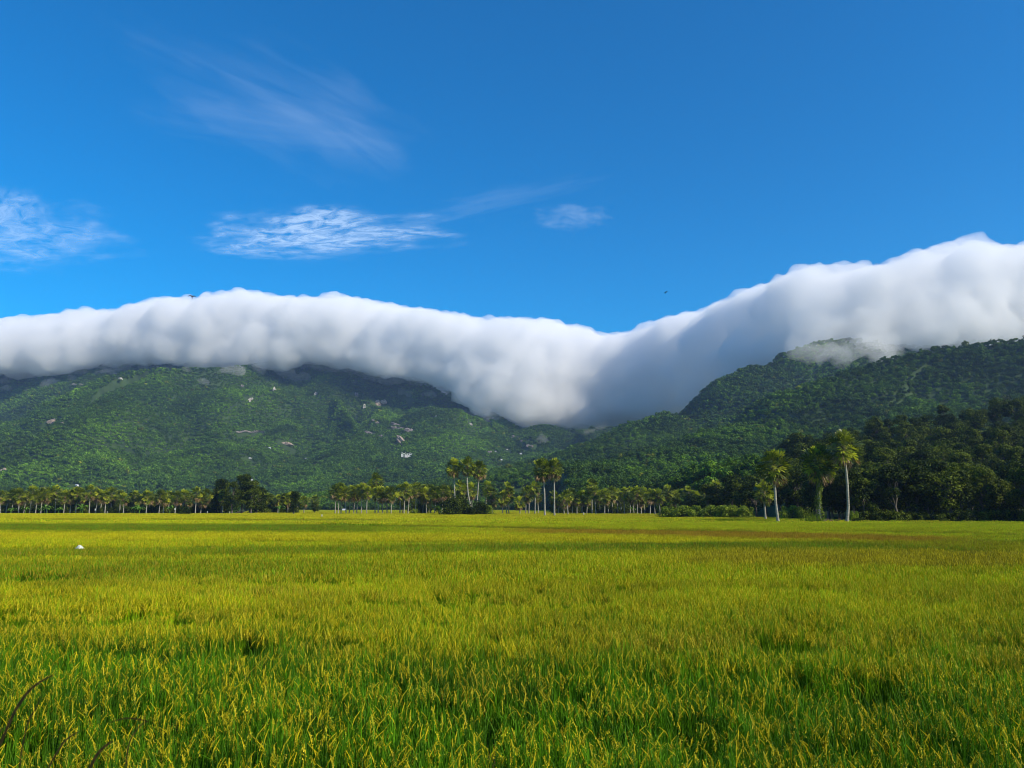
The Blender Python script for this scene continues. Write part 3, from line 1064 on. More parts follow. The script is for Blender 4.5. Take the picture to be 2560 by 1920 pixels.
# ------------------------------------------------------------------ banana plants, bushes, lone trees
def make_banana(seed):
    r_ = random.Random(seed)
    st, parts = MB(), []
    st.tube([(0, 0, -0.2), (0.05, 0, 1.0), (0, 0.03, 1.9)], [0.16, 0.13, 0.09], 7)
    parts.append(("stem", st.mesh("stem", [M["banana_leaf"]])))
    for k in range(8):
        lf = MB()
        a = k * 2.4 + r_.uniform(-0.3, 0.3)
        d = Vector((math.cos(a), math.sin(a), 0))
        L = r_.uniform(1.6, 2.3)
        rise = r_.uniform(0.5, 1.5)
        pts = [Vector((0, 0, 1.7)) + d * L * t + Vector((0, 0, rise * math.sin(t * 2.4) * 1.0 - 0.5 * t * t)) for t in np.linspace(0, 1, 6)]
        side = d.cross(Vector((0, 0, 1)))
        lf.strip(pts, [0.05, 0.25, 0.32, 0.30, 0.2, 0.0], side)
        parts.append(("leaf", lf.mesh("leaf", [M["banana_leaf"]])))
    return parts


BAN = [make_banana(81), make_banana(82)]
bl = [(30, 1270, 1.0), (37, 1270, 0.9), (76, 1272, 1.1), (103, 1272, 1.0), (121, 1268, 1.4), (131, 1271, 1.2), (146, 1272, 1.0), (152, 1272, 1.1), (206, 1262, 1.5), (212, 1268, 1.2), (335, 1272, 1.2), (346, 1271, 1.4), (355, 1272, 1.1), (433, 1270, 1.3), (698, 1272, 1.3), (1098, 1268, 1.5), (1104, 1274, 1.3), (1215, 1270, 1.3), (1555, 1276, 1.1), (1580, 1272, 1.2)]
for k, (u, v, s) in enumerate(bl):
    t = place("banana_plant", BAN[k % 2], (at(u, HZ, 384).x, 384 + rnd.uniform(-4, 2), 0), rnd.uniform(0, 6), s * 1.25)
    tag(t, "light green banana plant at the foot of the palms, {} from the left".format(ordinal(k)), "banana plant", "banana plants under the palms")


def put(parts, name, u, vtop, vbase_Y, protoH, label, cat, grp=None, wide=1.0, rz=None):
    Y = vbase_Y
    hgt = (HZ - vtop) / F * Y + CZ
    s = hgt / protoH
    t = place(name, parts, (at(u, HZ, Y).x, Y, 0), rnd.uniform(0, 6.28) if rz is None else rz, (s * wide, s * wide, s))
    return tag(t, label, cat, grp)


G1 = "tall bushy trees rising above the far palm row"
put(TALLS[0], "broadleaf_tree", 553, 1196, 400, 17, "dark upright tree at the left of the tall bushy clump in the palm row", "tree", G1)
put(TALLS[1], "broadleaf_tree", 580, 1200, 392, 18, "middle tree of the tall bushy clump in the palm row", "tree", G1)
put(TALLS[0], "broadleaf_tree", 605, 1184, 396, 17, "highest olive green tree of the tall bushy clump in the palm row", "tree", G1)
put(TALLS[1], "broadleaf_tree", 628, 1197, 394, 18, "tree at the right end of the tall bushy clump in the palm row", "tree", G1)
put(TREES[4], "broadleaf_tree", 642, 1212, 398, 13, "lowest tree closing the right side of the tall bushy clump", "tree", G1)
put(DARKB[0], "bush", 463, 1258, 338, 7, "small round dark tree standing alone before the far palm row", "tree")
put(TALLS[0], "broadleaf_tree", 735, 1228, 352, 17, "narrow dark tree standing in the rice before the palm row", "tree", wide=1.1)
put(TREES[2], "broadleaf_tree", 787, 1256, 420, 12, "small round tree alone in the golden rice gap", "tree", wide=0.9)
G2 = "dark bushes under the palm trio"
put(DARKB[0], "bush", 1128, 1233, 318, 7, "large dark bush left under the palm trio", "bush", G2)
put(DARKB[0], "bush", 1150, 1227, 322, 7, "highest dark bush in the mass under the palm trio", "bush", G2, 1.0)
put(DARKB[1], "bush", 1175, 1262, 318, 4, "low dark bush at the curved foot of the palm trio", "bush", G2, 0.8)
put(DARKB[0], "bush", 1198, 1243, 326, 7, "dark bush right of the curved palm trunk", "bush", G2)
put(BUSHES[0], "bush", 1220, 1256, 330, 4.6, "greener bush at the right end under the palm trio", "bush", G2, 0.8)
put(DARKB[1], "bush", 1236, 1282, 325, 4, "smallest low shrub right of the mass under the palm trio", "bush", G2, 1.6)
put(DARKB[0], "bush", 1055, 1252, 395, 7, "dark bush among the trunks of the middle grove", "bush", G2)
put(TREES[5], "broadleaf_tree", 1098, 1222, 392, 11, "dark tree between the middle grove and the palm trio", "tree")
put(BUSHES[1], "bush", 1036, 1268, 380, 5.2, "small green bush among thin palm trunks", "bush", None, 0.9)
put(DARKB[1], "bush", 968, 1284, 350, 4, "flat dark green shrub at the foot of the palm clump", "bush", None, 3.2)
put(DARKB[1], "bush", 1518, 1254, 372, 4, "dark bush under the dense right palm row, left of two", "bush", None, 0.9)
put(DARKB[1], "bush", 1560, 1262, 372, 4, "dark bush under the dense right palm row, right of two", "bush", None, 0.9)
k = 0
for u0_, u1_, Yb in ((-30, 560, 412), (655, 745, 418), (1396, 1655, 404)):
    for u in np.arange(u0_, u1_, 15.5):
        Y = Yb + rnd.uniform(-5, 8)
        t = put(DARKB[k % 2], "bush", u + rnd.uniform(-4, 4), HZ - (rnd.uniform(4.5, 8.0) - CZ) / Y * F, Y, [7, 4][k % 2], "dark scrub bush {} from the left in the thicket behind the palm trunks".format(ordinal(k)), "bush", "dark scrub behind the palm rows", 1.1)
        k += 1
G3 = "feathery hedge bushes at the rice edge"
for k, (u, vt, Y, s) in enumerate([(1668, 1258, 252, 1.0), (1700, 1256, 248, 1.1), (1735, 1254, 246, 1.1), (1772, 1255, 244, 1.1), (1808, 1254, 242, 1.15), (1842, 1255, 240, 1.1), (1866, 1258, 238, 1.0)]):
    put(BUSHES[k % 2], "bush", u, vt, Y, [4.6, 5.2][k % 2], "feathery green bush {} from the left in the low hedge along the rice".format(ordinal(k)), "bush", G3, s)
put(BUSHES[0], "bush", 1975, 1254, 226, 4.6, "bright green bush left of two in the gap between near palms", "bush", G3, 1.1)
put(BUSHES[1], "bush", 2012, 1260, 222, 5.2, "bright green bush right of two in the gap between near palms", "bush", G3, 1.0)
put(DARKB[1], "bush", 1918, 1299, 172, 4, "low rounded green shrub mound at the foot of the near clean-trunked palm", "bush", None, 2.3)
put(DARKB[1], "bush", 2142, 1290, 166, 4, "small dark shrub right of the tallest near palm", "bush", None, 0.9)
put(BUSHES[1], "bush", 2133, 1270, 172, 5.2, "slender green shrub close behind the tallest near palm", "bush", None, 0.5)
put(DARKB[1], "bush", 2165, 1300, 163, 4, "flattest dark shrub right of the tallest near palm", "bush", None, 1.2)

# grass tussock and fallen fronds at the foot of the vine-clad palm
r_ = random.Random(9)
tz_ = MB()
for k in range(320):
    a, lean_ = r_.uniform(0, 6.28), r_.uniform(0.05, 0.9)
    L = r_.uniform(1.2, 3.4)
    b = Vector((r_.gauss(0, 1.1), r_.gauss(0, 0.8), 0))
    d = Vector((math.cos(a) * lean_, math.sin(a) * lean_, 1)).normalized()
    pts = [b + d * L * t - Vector((0, 0, 0.35 * L * lean_ * t * t)) for t in (0, 0.4, 0.75, 1)]
    tz_.strip(pts, [0.035, 0.04, 0.025, 0.0], d.cross(Vector((r_.random(), r_.random(), 0.1))).normalized())
o = obj("grass_tuft", tz_.mesh("grass_tuft", [M["bush_leaf"]]))
o.location = (at(2036, HZ, 168).x, 168, 0)
tag(o, "tall spiky grass tuft at the foot of the vine-wrapped palm", "grass tuft")
fp = MB()
for k in range(26):
    a = r_.uniform(0, 6.28)
    fan_leaf(fp, fp, Vector((r_.gauss(0, 1.7), r_.gauss(0, 0.7), 0.2 + 0.5 * r_.random())), Vector((math.cos(a), math.sin(a), r_.uniform(-0.1, 0.5))), 0.7, r_.uniform(0.7, 1.2), r_, dead=True, roll=r_.uniform(-1, 1))
o = obj("fallen_frond_heap", fp.mesh("fallen_frond_heap", [M["palm_dead"]]))
o.location = (at(2080, HZ, 167).x, 167, 0.3)
tag(o, "heap of dry brown palm fronds between the two nearest palms", "frond heap")

# ------------------------------------------------------------------ broadleaf trees one can tell apart: forest edge and hill
tcount = {}


def add_tree(x, y, s, zone, proto=None, z=0.0):
    k = rnd.randrange(len(TREES)) if proto is None else proto
    root = place("broadleaf_tree", TREES[k], (x, y, z), rnd.uniform(0, 6.28), (s * rnd.uniform(0.9, 1.1), s * rnd.uniform(0.9, 1.1), s))
    tcount.setdefault(zone, []).append((project(x, y, z + 6)[0], root))
    return root


# dark trees behind the far palms
for u in np.arange(-40, 560, 19):
    x = at(u + rnd.uniform(-6, 6), HZ, 420).x
    add_tree(x, 425 + rnd.uniform(-8, 12), rnd.uniform(0.66, 0.86), "behind_left")
for u in list(np.arange(655, 740, 20)) + [1005, 1030, 1052, 1075, 1092, 1112]:
    add_tree(at(u, HZ, 420).x, 418 + rnd.uniform(-6, 14), rnd.uniform(0.55, 0.8), "behind_mid")
for u in np.arange(1400, 1660, 17):
    add_tree(at(u, HZ, 405).x, 410 + rnd.uniform(-6, 20), rnd.uniform(0.55, 0.8), "behind_right")
# darker trees behind the hedge and the near palms
for (u, Y, s) in [(1690, 300, 0.62), (1735, 295, 0.7), (1768, 285, 0.85), (1800, 290, 0.9), (1832, 280, 1.0), (1862, 268, 0.95), (1890, 255, 1.0), (1915, 262, 1.1), (1945, 240, 1.0),
                  (1968, 262, 1.15), (1995, 244, 1.1), (2018, 255, 1.2), (2040, 232, 1.05), (1880, 300, 1.1), (1840, 330, 1.1), (1780, 335, 1.0), (1725, 345, 0.9), (2000, 285, 1.3), (1950, 300, 1.2)]:
    add_tree(at(u, HZ, Y).x, Y, s, "behind_hedge")
# front of the dark forest on the right
us = np.arange(2052, 2860, 27)
for k, u in enumerate(us):
    Y = 186 + rnd.uniform(-3, 8) - 12 * (u > 2560)
    add_tree(at(u, HZ, Y).x, Y, rnd.uniform(0.82, 1.08) * (0.9 if u < 2120 else 1.0), "front", proto=k % 6)
for k, u in enumerate(np.arange(2070, 2900, 34)):
    Y = 203 + rnd.uniform(-4, 8)
    add_tree(at(u, HZ, Y).x, Y, rnd.uniform(1.0, 1.25), "second_row")
UNDER = []  # dark bushes added to black out the lit ground between the trunks
for u in np.arange(2150, 2760, 19):
    Y = 183 + rnd.uniform(-4, 5) - 10 * (u > 2560)
    t = put(DARKB[1], "bush", u + rnd.uniform(-5, 5), HZ - (rnd.uniform(2.2, 4.8) - CZ) / Y * F, Y, 4, "x", "bush", "undergrowth added at the foot of the dark forest", 1.15)
    UNDER.append((u, t))
for k, (u, t) in enumerate(UNDER):
    t["label"] = "added dark undergrowth bush {} from the left along the foot of the dark forest".format(ordinal(k))
# trees on the near hill
cnt = 0
for Y in np.arange(222, 440, 11.5):
    for u in np.arange(1990 + (Y % 3) * 8, 2640, 0.95 * 11.5 * F / Y):
        uu, yy = u + rnd.uniform(-12, 12), Y + rnd.uniform(-4, 4)
        x = at(uu, HZ, yy).x
        z = float(terrain(np.array([x]), np.array([yy]))[0])
        zt = z + 12
        if not bool(seen(np.array([x]), np.array([yy]), np.array([zt + 4]), 0.0)[0]):
            continue
        if z < 0.5 and uu < 2060:
            continue
        add_tree(x, yy, rnd.uniform(0.85, 1.2), "hill", z=max(0, z - 0.3))
        cnt += 1
print("hill trees", cnt)
# trees outside the frame on the right that throw their shade over the field edge
for (x, y, s) in [(118, 160, 1.1), (127, 152, 1.2), (136, 158, 1.15), (146, 150, 1.2), (157, 157, 1.2), (124, 170, 1.2), (140, 172, 1.2), (168, 150, 1.25), (180, 160, 1.25)]:
    add_tree(x, y, s, "outside")
ZTXT = {
    "behind_left": ("dark broad tree {} from the left behind the far palm row", "dark trees behind the far palm row", True),
    "behind_mid": ("dark tree {} from the left behind the middle palms", "dark trees behind the middle palms", True),
    "behind_right": ("dark tree {} from the left behind the dense right palm row", "dark trees behind the right palm row", True),
    "behind_hedge": ("dark tree {} from the left behind the feathery hedge and near palms", "dark trees behind the hedge", True),
    "front": ("dark forest-edge tree {} from the tallest near palm, trunk at the rice border", "front row of the dark forest", True),
    "second_row": ("tall dark forest tree {} from the left in the second row", "second row of the dark forest", True),
    "hill": ("leafy tree in the closed wood on the near hill above the dark forest", "trees of the near hill wood", False),
    "outside": ("forest tree standing beyond the right border whose shade reaches the rice", "trees beyond the right border", False),
}
for zn, lst in tcount.items():
    txt, grp, num = ZTXT[zn]
    for k, (u_, root) in enumerate(sorted(lst, key=lambda q_: float(q_[0]))):
        tag(root, txt.format(ordinal(k)) if num else txt, "tree", grp)

# ------------------------------------------------------------------ instanced stuff: far forest and rice
def proto_collection(name, meshes):
    c = bpy.data.collections.new(name)
    for k, me_ in enumerate(meshes):
        o_ = bpy.data.objects.new("{}_{:02d}".format(name, k), me_)
        c.objects.link(o_)
    return c


def scatter(name, pts, rot, scl, idx, attrs, coll):
    me_ = bpy.data.meshes.new(name)
    n_ = len(pts)
    me_.vertices.add(n_)
    me_.vertices.foreach_set("co", np.asarray(pts, np.float32).ravel())
    a = me_.attributes.new("rot", "FLOAT_VECTOR", "POINT")
    a.data.foreach_set("vector", np.asarray(rot, np.float32).ravel())
    a = me_.attributes.new("scl", "FLOAT_VECTOR", "POINT")
    a.data.foreach_set("vector", np.asarray(scl, np.float32).ravel())
    a = me_.attributes.new("idx", "INT", "POINT")
    a.data.foreach_set("value", np.asarray(idx, np.int32))
    for k, v in attrs.items():
        a = me_.attributes.new(k, "FLOAT_COLOR", "POINT")
        c4 = np.concatenate([v, np.ones((n_, 1))], 1)
        a.data.foreach_set("color", c4.astype(np.float32).ravel())
    me_.update()
    o_ = obj(name, me_)
    ng = bpy.data.node_groups.new(name + "_nodes", "GeometryNodeTree")
    ng.interface.new_socket("Geometry", in_out="INPUT", socket_type="NodeSocketGeometry")
    ng.interface.new_socket("Geometry", in_out="OUTPUT", socket_type="NodeSocketGeometry")
    N, L = ng.nodes, ng.links
    gi, go = N.new("NodeGroupInput"), N.new("NodeGroupOutput")
    ip = N.new("GeometryNodeInstanceOnPoints")
    ci = N.new("GeometryNodeCollectionInfo")
    ci.inputs["Collection"].default_value = coll
    ci.inputs["Separate Children"].default_value = True
    ci.inputs["Reset Children"].default_value = True
    ip.inputs["Pick Instance"].default_value = True

    def named(nm, dt):
        x = N.new("GeometryNodeInputNamedAttribute")
        x.data_type = dt
        x.inputs["Name"].default_value = nm
        return [s for s in x.outputs if s.name == "Attribute" and s.enabled][0]
    e2r = N.new("FunctionNodeEulerToRotation")
    L.new(named("rot", "FLOAT_VECTOR"), e2r.inputs[0])
    L.new(gi.outputs[0], ip.inputs["Points"])
    L.new(ci.outputs[0], ip.inputs["Instance"])
    L.new(named("idx", "INT"), ip.inputs["Instance Index"])
    L.new(e2r.outputs[0], ip.inputs["Rotation"])
    L.new(named("scl", "FLOAT_VECTOR"), ip.inputs["Scale"])
    L.new(ip.outputs[0], go.inputs[0])
    md = o_.modifiers.new("scatter", "NODES")
    md.node_group = ng
    return o_


def crown_proto(seed, cards, size, lobes, core=0.0):
    """tree of the far woods, about 9 m tall and wide; only the crown shows"""
    r_ = random.Random(seed)
    mb = MB()
    tall = r_.uniform(0.85, 1.25)
    for k in range(lobes):
        a = r_.uniform(0, 6.28)
        q_ = math.sqrt(r_.random()) * 3.1
        z_ = 4.2 * tall + r_.uniform(-1.6, 2.6) * tall * (1 - q_ / 5)
        c = Vector((q_ * math.cos(a), q_ * math.sin(a), z_))
        lr = r_.uniform(1.1, 2.0)
        for _ in range(cards // lobes):
            d = unit(r_)
            d.z = abs(d.z) * 0.9 + 0.1 * d.z if r_.random() < 0.6 else d.z
            leaf_card(mb, c + d * lr * r_.uniform(0.7, 1.05), (d + unit(r_) * 0.5 + Vector((0, 0, 0.2))).normalized(), size, r_)
    if True:
        mb.tube([(0, 0, -3), (0, 0, 3.5)], [0.25, 0.18], 5, cap=False)
    return mb.mesh("far_tree", [M["forest_leaf"]])


FARP = proto_collection("far_crowns", [crown_proto(200 + k, 150, 1.35, 9) for k in range(6)])
MIDP = proto_collection("mid_crowns", [crown_proto(220 + k, 520, 0.72, 14) for k in range(7)])

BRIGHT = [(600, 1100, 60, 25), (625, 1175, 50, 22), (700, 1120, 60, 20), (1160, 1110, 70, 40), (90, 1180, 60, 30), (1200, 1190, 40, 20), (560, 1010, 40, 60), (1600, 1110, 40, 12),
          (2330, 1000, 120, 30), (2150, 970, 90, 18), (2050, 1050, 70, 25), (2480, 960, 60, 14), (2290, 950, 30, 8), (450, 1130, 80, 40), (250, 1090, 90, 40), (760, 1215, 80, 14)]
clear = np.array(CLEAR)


def forest_points(y0, y1, sp, umin=-260, umax=2820):
    out = []
    amax = math.atan((umax - W / 2) / F)
    ys = np.arange(y0, y1, sp)
    xs_ = np.arange((umin - W / 2) / F * y1, (umax - W / 2) / F * y1, sp)
    X, Y = np.meshgrid(xs_, ys)
    X = X + rng.uniform(-0.48, 0.48, X.shape) * sp
    Y = Y + rng.uniform(-0.48, 0.48, X.shape) * sp
    X, Y = X.ravel(), Y.ravel()
    U = W / 2 + X / Y * F
    k = (U > umin) & (U < umax)
    X, Y, U = X[k], Y[k], U[k]
    Z = terrain(X, Y)
    return X, Y, Z, U


def wood(name, y0, y1, sp, coll, nproto, s0, label):
    X, Y, Z, U = forest_points(y0, y1, sp)
    k = seen(X, Y, Z + 9, 0.012)
    # the open plain keeps free: rice reaches back to the far village in the middle
    plain = Z < 2.0
    k &= ~(plain & (U < 650) & (Y < 445))
    k &= ~(plain & (U > 600) & (U < 1400) & (Y < 850))
    k &= ~(plain & (U >= 1400) & (U < 1650) & (Y < 435))
    k &= ~((U > 1600) & (Y < 350))
    k &= ~((U > 1950) & (Y < 442))
    X, Y, Z, U = X[k], Y[k], Z[k], U[k]
    for (cx, cy, cr_) in clear:
        d = (X - cx) ** 2 + (Y - cy) ** 2
        kk = d > cr_ * cr_
        X, Y, Z, U = X[kk], Y[kk], Z[kk], U[kk]
    n_ = len(X)
    _, V = project(X, Y, Z)
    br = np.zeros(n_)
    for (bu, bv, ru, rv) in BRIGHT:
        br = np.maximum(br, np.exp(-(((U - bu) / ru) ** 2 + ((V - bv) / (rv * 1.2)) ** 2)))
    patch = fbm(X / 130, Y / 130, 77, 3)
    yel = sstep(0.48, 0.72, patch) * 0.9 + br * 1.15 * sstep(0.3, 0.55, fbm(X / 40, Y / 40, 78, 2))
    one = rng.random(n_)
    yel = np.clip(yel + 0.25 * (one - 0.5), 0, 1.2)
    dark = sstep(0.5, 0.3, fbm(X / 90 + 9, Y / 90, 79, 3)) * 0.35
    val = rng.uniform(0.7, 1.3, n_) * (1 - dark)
    dk_ = 0.68 if y0 < 1000 else 0.9  # lower hills tinted darker, the cloud's shade put into the colour
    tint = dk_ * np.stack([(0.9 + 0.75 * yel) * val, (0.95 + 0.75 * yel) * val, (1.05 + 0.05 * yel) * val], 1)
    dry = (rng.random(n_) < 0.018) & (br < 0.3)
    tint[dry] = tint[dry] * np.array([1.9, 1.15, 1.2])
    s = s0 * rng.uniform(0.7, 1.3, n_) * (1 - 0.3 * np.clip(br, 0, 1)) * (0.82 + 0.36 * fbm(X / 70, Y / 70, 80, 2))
    sclv = np.stack([s * rng.uniform(0.9, 1.15, n_), s * rng.uniform(0.9, 1.15, n_), s * rng.uniform(0.8, 1.2, n_)], 1)
    rotv = np.stack([rng.uniform(-0.12, 0.12, n_), rng.uniform(-0.12, 0.12, n_), rng.uniform(0, 6.28, n_)], 1)
    print(name, n_)
    o_ = scatter(name, np.stack([X, Y, Z - 1.0], 1), rotv, sclv, rng.integers(0, nproto, n_), {"tint": tint}, coll)
    tag(o_, label, kind="stuff")
    return o_


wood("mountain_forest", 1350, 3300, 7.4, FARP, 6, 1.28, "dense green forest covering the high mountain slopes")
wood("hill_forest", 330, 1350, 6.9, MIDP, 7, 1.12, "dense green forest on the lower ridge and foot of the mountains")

# ---- rice
def rice_patch(seed, size, hills, blades, pan, bw, gw, hgt=0.82, nseg=3):
    """one square of standing rice: arching blades and nodding grain heads"""
    r_ = random.Random(seed)
    mb = MB()
    for h in range(hills):
        cx, cy = r_.uniform(-size / 2, size / 2), r_.uniform(-size / 2, size / 2)
        hh = hgt * r_.uniform(0.85, 1.1)
        for b in range(blades):
            a = r_.uniform(0, 6.28)
            lean = abs(r_.gauss(0, 0.13)) + 0.02
            L = hh * r_.uniform(0.75, 1.32)
            d = Vector((math.cos(a), math.sin(a), 0))
            base = Vector((cx + r_.gauss(0, 0.05), cy + r_.gauss(0, 0.05), 0.0))
            cur = r_.uniform(0.0, 0.3) if r_.random() < 0.8 else r_.uniform(0.5, 1.1)
            pts = []
            for k in range(nseg + 1):
                t = k / nseg
                pts.append(base + d * (L * (lean * t + cur * 0.35 * t ** 3)) + Vector((0, 0, L * (t - 0.25 * cur * t ** 4))))
            side = d.cross(Vector((0, 0, 1))) * math.cos(r_.uniform(-1, 1)) + d * math.sin(r_.uniform(-1, 1))
            side.normalize()
            wv = [bw * 0.5, bw, bw * 0.8, 0.0] if nseg == 3 else [bw * 0.8, bw, 0.0]
            mb.strip(pts, wv, side, 0)
        for b in range(pan):
            a = r_.uniform(0, 6.28)
            d = Vector((math.cos(a), math.sin(a), 0))
            base = Vector((cx + r_.gauss(0, 0.05), cy + r_.gauss(0, 0.05), hh * 0.5))
            reach = r_.uniform(0.04, 0.10)
            rise = hh * r_.uniform(0.36, 0.62)
            pts = [base, base + d * reach * 0.2 + Vector((0, 0, rise * 0.8)), base + d * reach * 0.9 + Vector((0, 0, rise)), base + d * reach * 1.9 + Vector((0, 0, rise * 0.80)), base + d * reach * 2.5 + Vector((0, 0, rise * 0.48))]
            sd = d.cross(Vector((0, 0, 1)))
            mb.strip(pts[:3], [gw * 0.25, gw * 0.3, gw * 0.4], sd, 0)
            mb.strip(pts[2:], [gw * 0.5, gw * 1.1, 0.0], sd, 1)
            mb.strip([p + d * 0.001 for p in pts[2:]], [gw * 0.4, gw * 0.9, 0.0], (d + Vector((0, 0, 1))).normalized(), 1)
            if gw < 0.01:
                for g in range(14):
                    t = r_.uniform(2.0, 3.95)
                    i0 = min(3, int(t))
                    c = pts[i0].lerp(pts[i0 + 1], t - i0)
                    e = unit(r_) * 0.036
                    e.z -= 0.02
                    mb.tri(c, c + e + sd * gw * 0.9, c + e - sd * gw * 0.9, 1)
    return mb.mesh("rice", [M["rice_leaf"], M["rice_grain"]])


RN = proto_collection("rice_near", [rice_patch(300 + k, 0.62, 8, 16, 1 + (k % 2), 0.0075, 0.0095) for k in range(4)] + [rice_patch(310 + k, 0.62, 9, 13, 5, 0.0075, 0.0095) for k in range(4)])
RM = proto_collection("rice_mid", [rice_patch(320 + k, 1.65, 34, 11, 5, 0.016, 0.018, nseg=2) for k in range(5)])
RF = proto_collection("rice_far", [rice_patch(340 + k, 11, 420, 3, 2, 0.075, 0.07, nseg=2) for k in range(3)])


def crop(X, Y):
    """colour of leaf and grain, height and gaps of the crop at a place in the paddies"""
    U, V = project(X, Y, np.full_like(X, 0.8))
    n1 = fbm(X / 9, Y / 4.5, 401, 4)
    n2 = fbm(X / 2.2, Y / 1.6, 402, 3)
    n3 = fbm(X / 40, Y / 14, 403, 3)
    n_ = len(X)
    green = np.array([0.068, 0.168, 0.004])
    lime = np.array([0.245, 0.34, 0.004])
    gold = np.array([0.50, 0.43, 0.008])
    olive = np.array([0.17, 0.16, 0.012])
    red = np.array([0.26, 0.125, 0.014])
    # ripening with distance from the wet front plot
    rip = sstep(1740, 1430, V) * 0.85 + (n1 - 0.5) * 0.9 + (n3 - 0.5) * 0.4
    rip = np.clip(rip, 0, 1)
    leaf = green + (lime - green) * rip[:, None]
    far = sstep(1400, 1310, V)[:, None]
    leaf = leaf * (1 - far) + (lime * 1.08) * far
    grain = np.repeat((gold * 1.05)[None, :], n_, 0)
    grain = grain * (0.8 + 0.4 * n2[:, None])
    hgt = np.ones(n_)
    dens = np.ones(n_)

    def band(centre, half, soft):
        return np.exp(-np.clip(np.abs(V - centre) - half, 0, 1e9) ** 2 / (2 * soft ** 2))

    # green plots
    g = band(line(U, [(0, 1319), (1000, 1322), (1300, 1330)]), 6, 3) * sstep(1250, 800, U)
    g = np.maximum(g, 0.8 * band(line(U, [(0, 1385), (1200, 1372), (2000, 1362), (2560, 1362)]), 4, 5) * (0.5 + n1))
    g = np.maximum(g, 0.75 * band(line(U, [(0, 1430), (700, 1420), (1500, 1425)]), 10, 12) * sstep(1700, 300, U))
    g = np.clip(g, 0, 1)[:, None]
    leaf = leaf * (1 - g) + green * 1.25 * g
    grain = grain * (1 - 0.55 * g)
    # golden strips
    g = band(line(U, [(0, 1341), (600, 1341), (1400, 1345), (2100, 1352), (2560, 1366)]), 4, 3)[:, None] * 0.75
    g = np.maximum(g, 0.55 * band(np.full(n_, 1288.0), 4, 3)[:, None])
    leaf = leaf * (1 - g) + (gold * 0.85) * g
    # reddish strip of ripe weeds
    c = line(U, [(1000, 1322), (1250, 1326), (1700, 1333), (2000, 1341), (2300, 1348), (2560, 1350)])
    hf = line(U, [(1000, 1), (1250, 3), (1700, 6), (2200, 5), (2560, 2)])
    g = 0.75 * (band(c, hf, 1.8) * sstep(1120, 1450, U) * sstep(2520, 2280, U) * (0.75 + 0.5 * n2)).clip(0, 1)[:, None]
    leaf = leaf * (1 - g) + red * g
    grain = grain * (1 - g) + red * 1.3 * g
    # dull olive brown plot at the right
    g = (band(line(U, [(1500, 1392), (2560, 1398)]), 11, 7) * sstep(1450, 2000, U) * (0.5 + n1)).clip(0, 0.85)[:, None]
    leaf = leaf * (1 - g) + np.array([0.20, 0.15, 0.012]) * g
    # dark bunds
    for pts_, hf_, k_ in (([(740, 1309), (1240, 1317), (1600, 1324), (1900, 1328)], 1.6, 0.85), ([(0, 1298), (1000, 1299)], 1.2, 0.5), ([(2000, 1324), (2560, 1336)], 1.4, 0.7),
                          ([(600, 1352), (1100, 1354), (1700, 1358)], 2.0, 0.55), ([(2280, 1372), (2560, 1378)], 2.5, 0.9), ([(0, 1372), (600, 1366)], 2.5, 0.4)):
        inn = (U > pts_[0][0]) & (U < pts_[-1][0])
        g = (band(line(U, pts_), hf_, 1.0) * inn * k_)
        hgt = hgt * (1 - 0.55 * g)
        leaf = leaf * (1 - g[:, None]) + np.array([0.05, 0.085, 0.01]) * g[:, None]
        grain = grain * (1 - 0.8 * g[:, None])
    n6 = vnoise(X / 1.1, Y / 0.6, 406)
    # lodged and missing plants: dark holes with brown straw
    for (bu, bv, ru, rv, th) in ((330, 1533, 330, 13, 0.50), (60, 1545, 120, 12, 0.48), (720, 1602, 120, 26, 0.50), (460, 1610, 60, 26, 0.48), (1400, 1478, 160, 14, 0.47), (1100, 1500, 260, 10, 0.52), (1575, 1608, 60, 14, 0.46),
                             (2205, 1712, 65, 34, 0.47), (2490, 1622, 120, 40, 0.48), (2060, 1715, 50, 25, 0.5), (1850, 1600, 300, 24, 0.56), (1150, 1720, 220, 50, 0.58), (430, 1450, 300, 8, 0.56), (640, 1480, 300, 10, 0.56), (150, 1900, 220, 50, 0.50)):
        w_ = np.exp(-(((U - bu) / ru) ** 2 + ((V - bv) / rv) ** 2))
        hole = (w_ ** 0.6) * sstep(th - 0.10, th + 0.04, 0.6 * n2 + 0.4 * n6)
        dens = dens - 1.5 * hole
        hgt = hgt * (1 - 0.5 * np.clip(hole, 0, 1))
        g = (0.45 * w_ * n1)[:, None]
        grain = grain * (1 - g) + np.array([0.46, 0.33, 0.05]) * g
        leaf = leaf * (1 - 0.4 * g) + olive * 0.4 * g
    hgt = hgt * (0.9 + 0.22 * n1)
    # hollows and shorter rows everywhere in the near plots, drawn out along the planting lines
    n4 = fbm(X / 2.2, Y / 1.0, 404, 4)
    n5 = vnoise(X / 0.9, Y / 0.7, 405)
    hol = sstep(0.60, 0.68, n4) * sstep(1400, 1470, V)
    dens = dens - 0.6 * hol * sstep(0.25, 0.6, n5)
    hgt = hgt * (1 - 0.28 * hol) * (0.88 + 0.24 * n5)
    v_ = (0.66 + 0.85 * (n2 - 0.15) + 0.3 * (n4 - 0.3))[:, None]
    return leaf * v_, grain, hgt, dens


def field_limit(U):
    return line(U, [(-400, 385), (640, 385), (650, 845), (1400, 845), (1430, 392), (1640, 380), (1650, 247), (1870, 236), (1990, 222), (2060, 190), (2120, 176), (2160, 173), (2900, 170)])


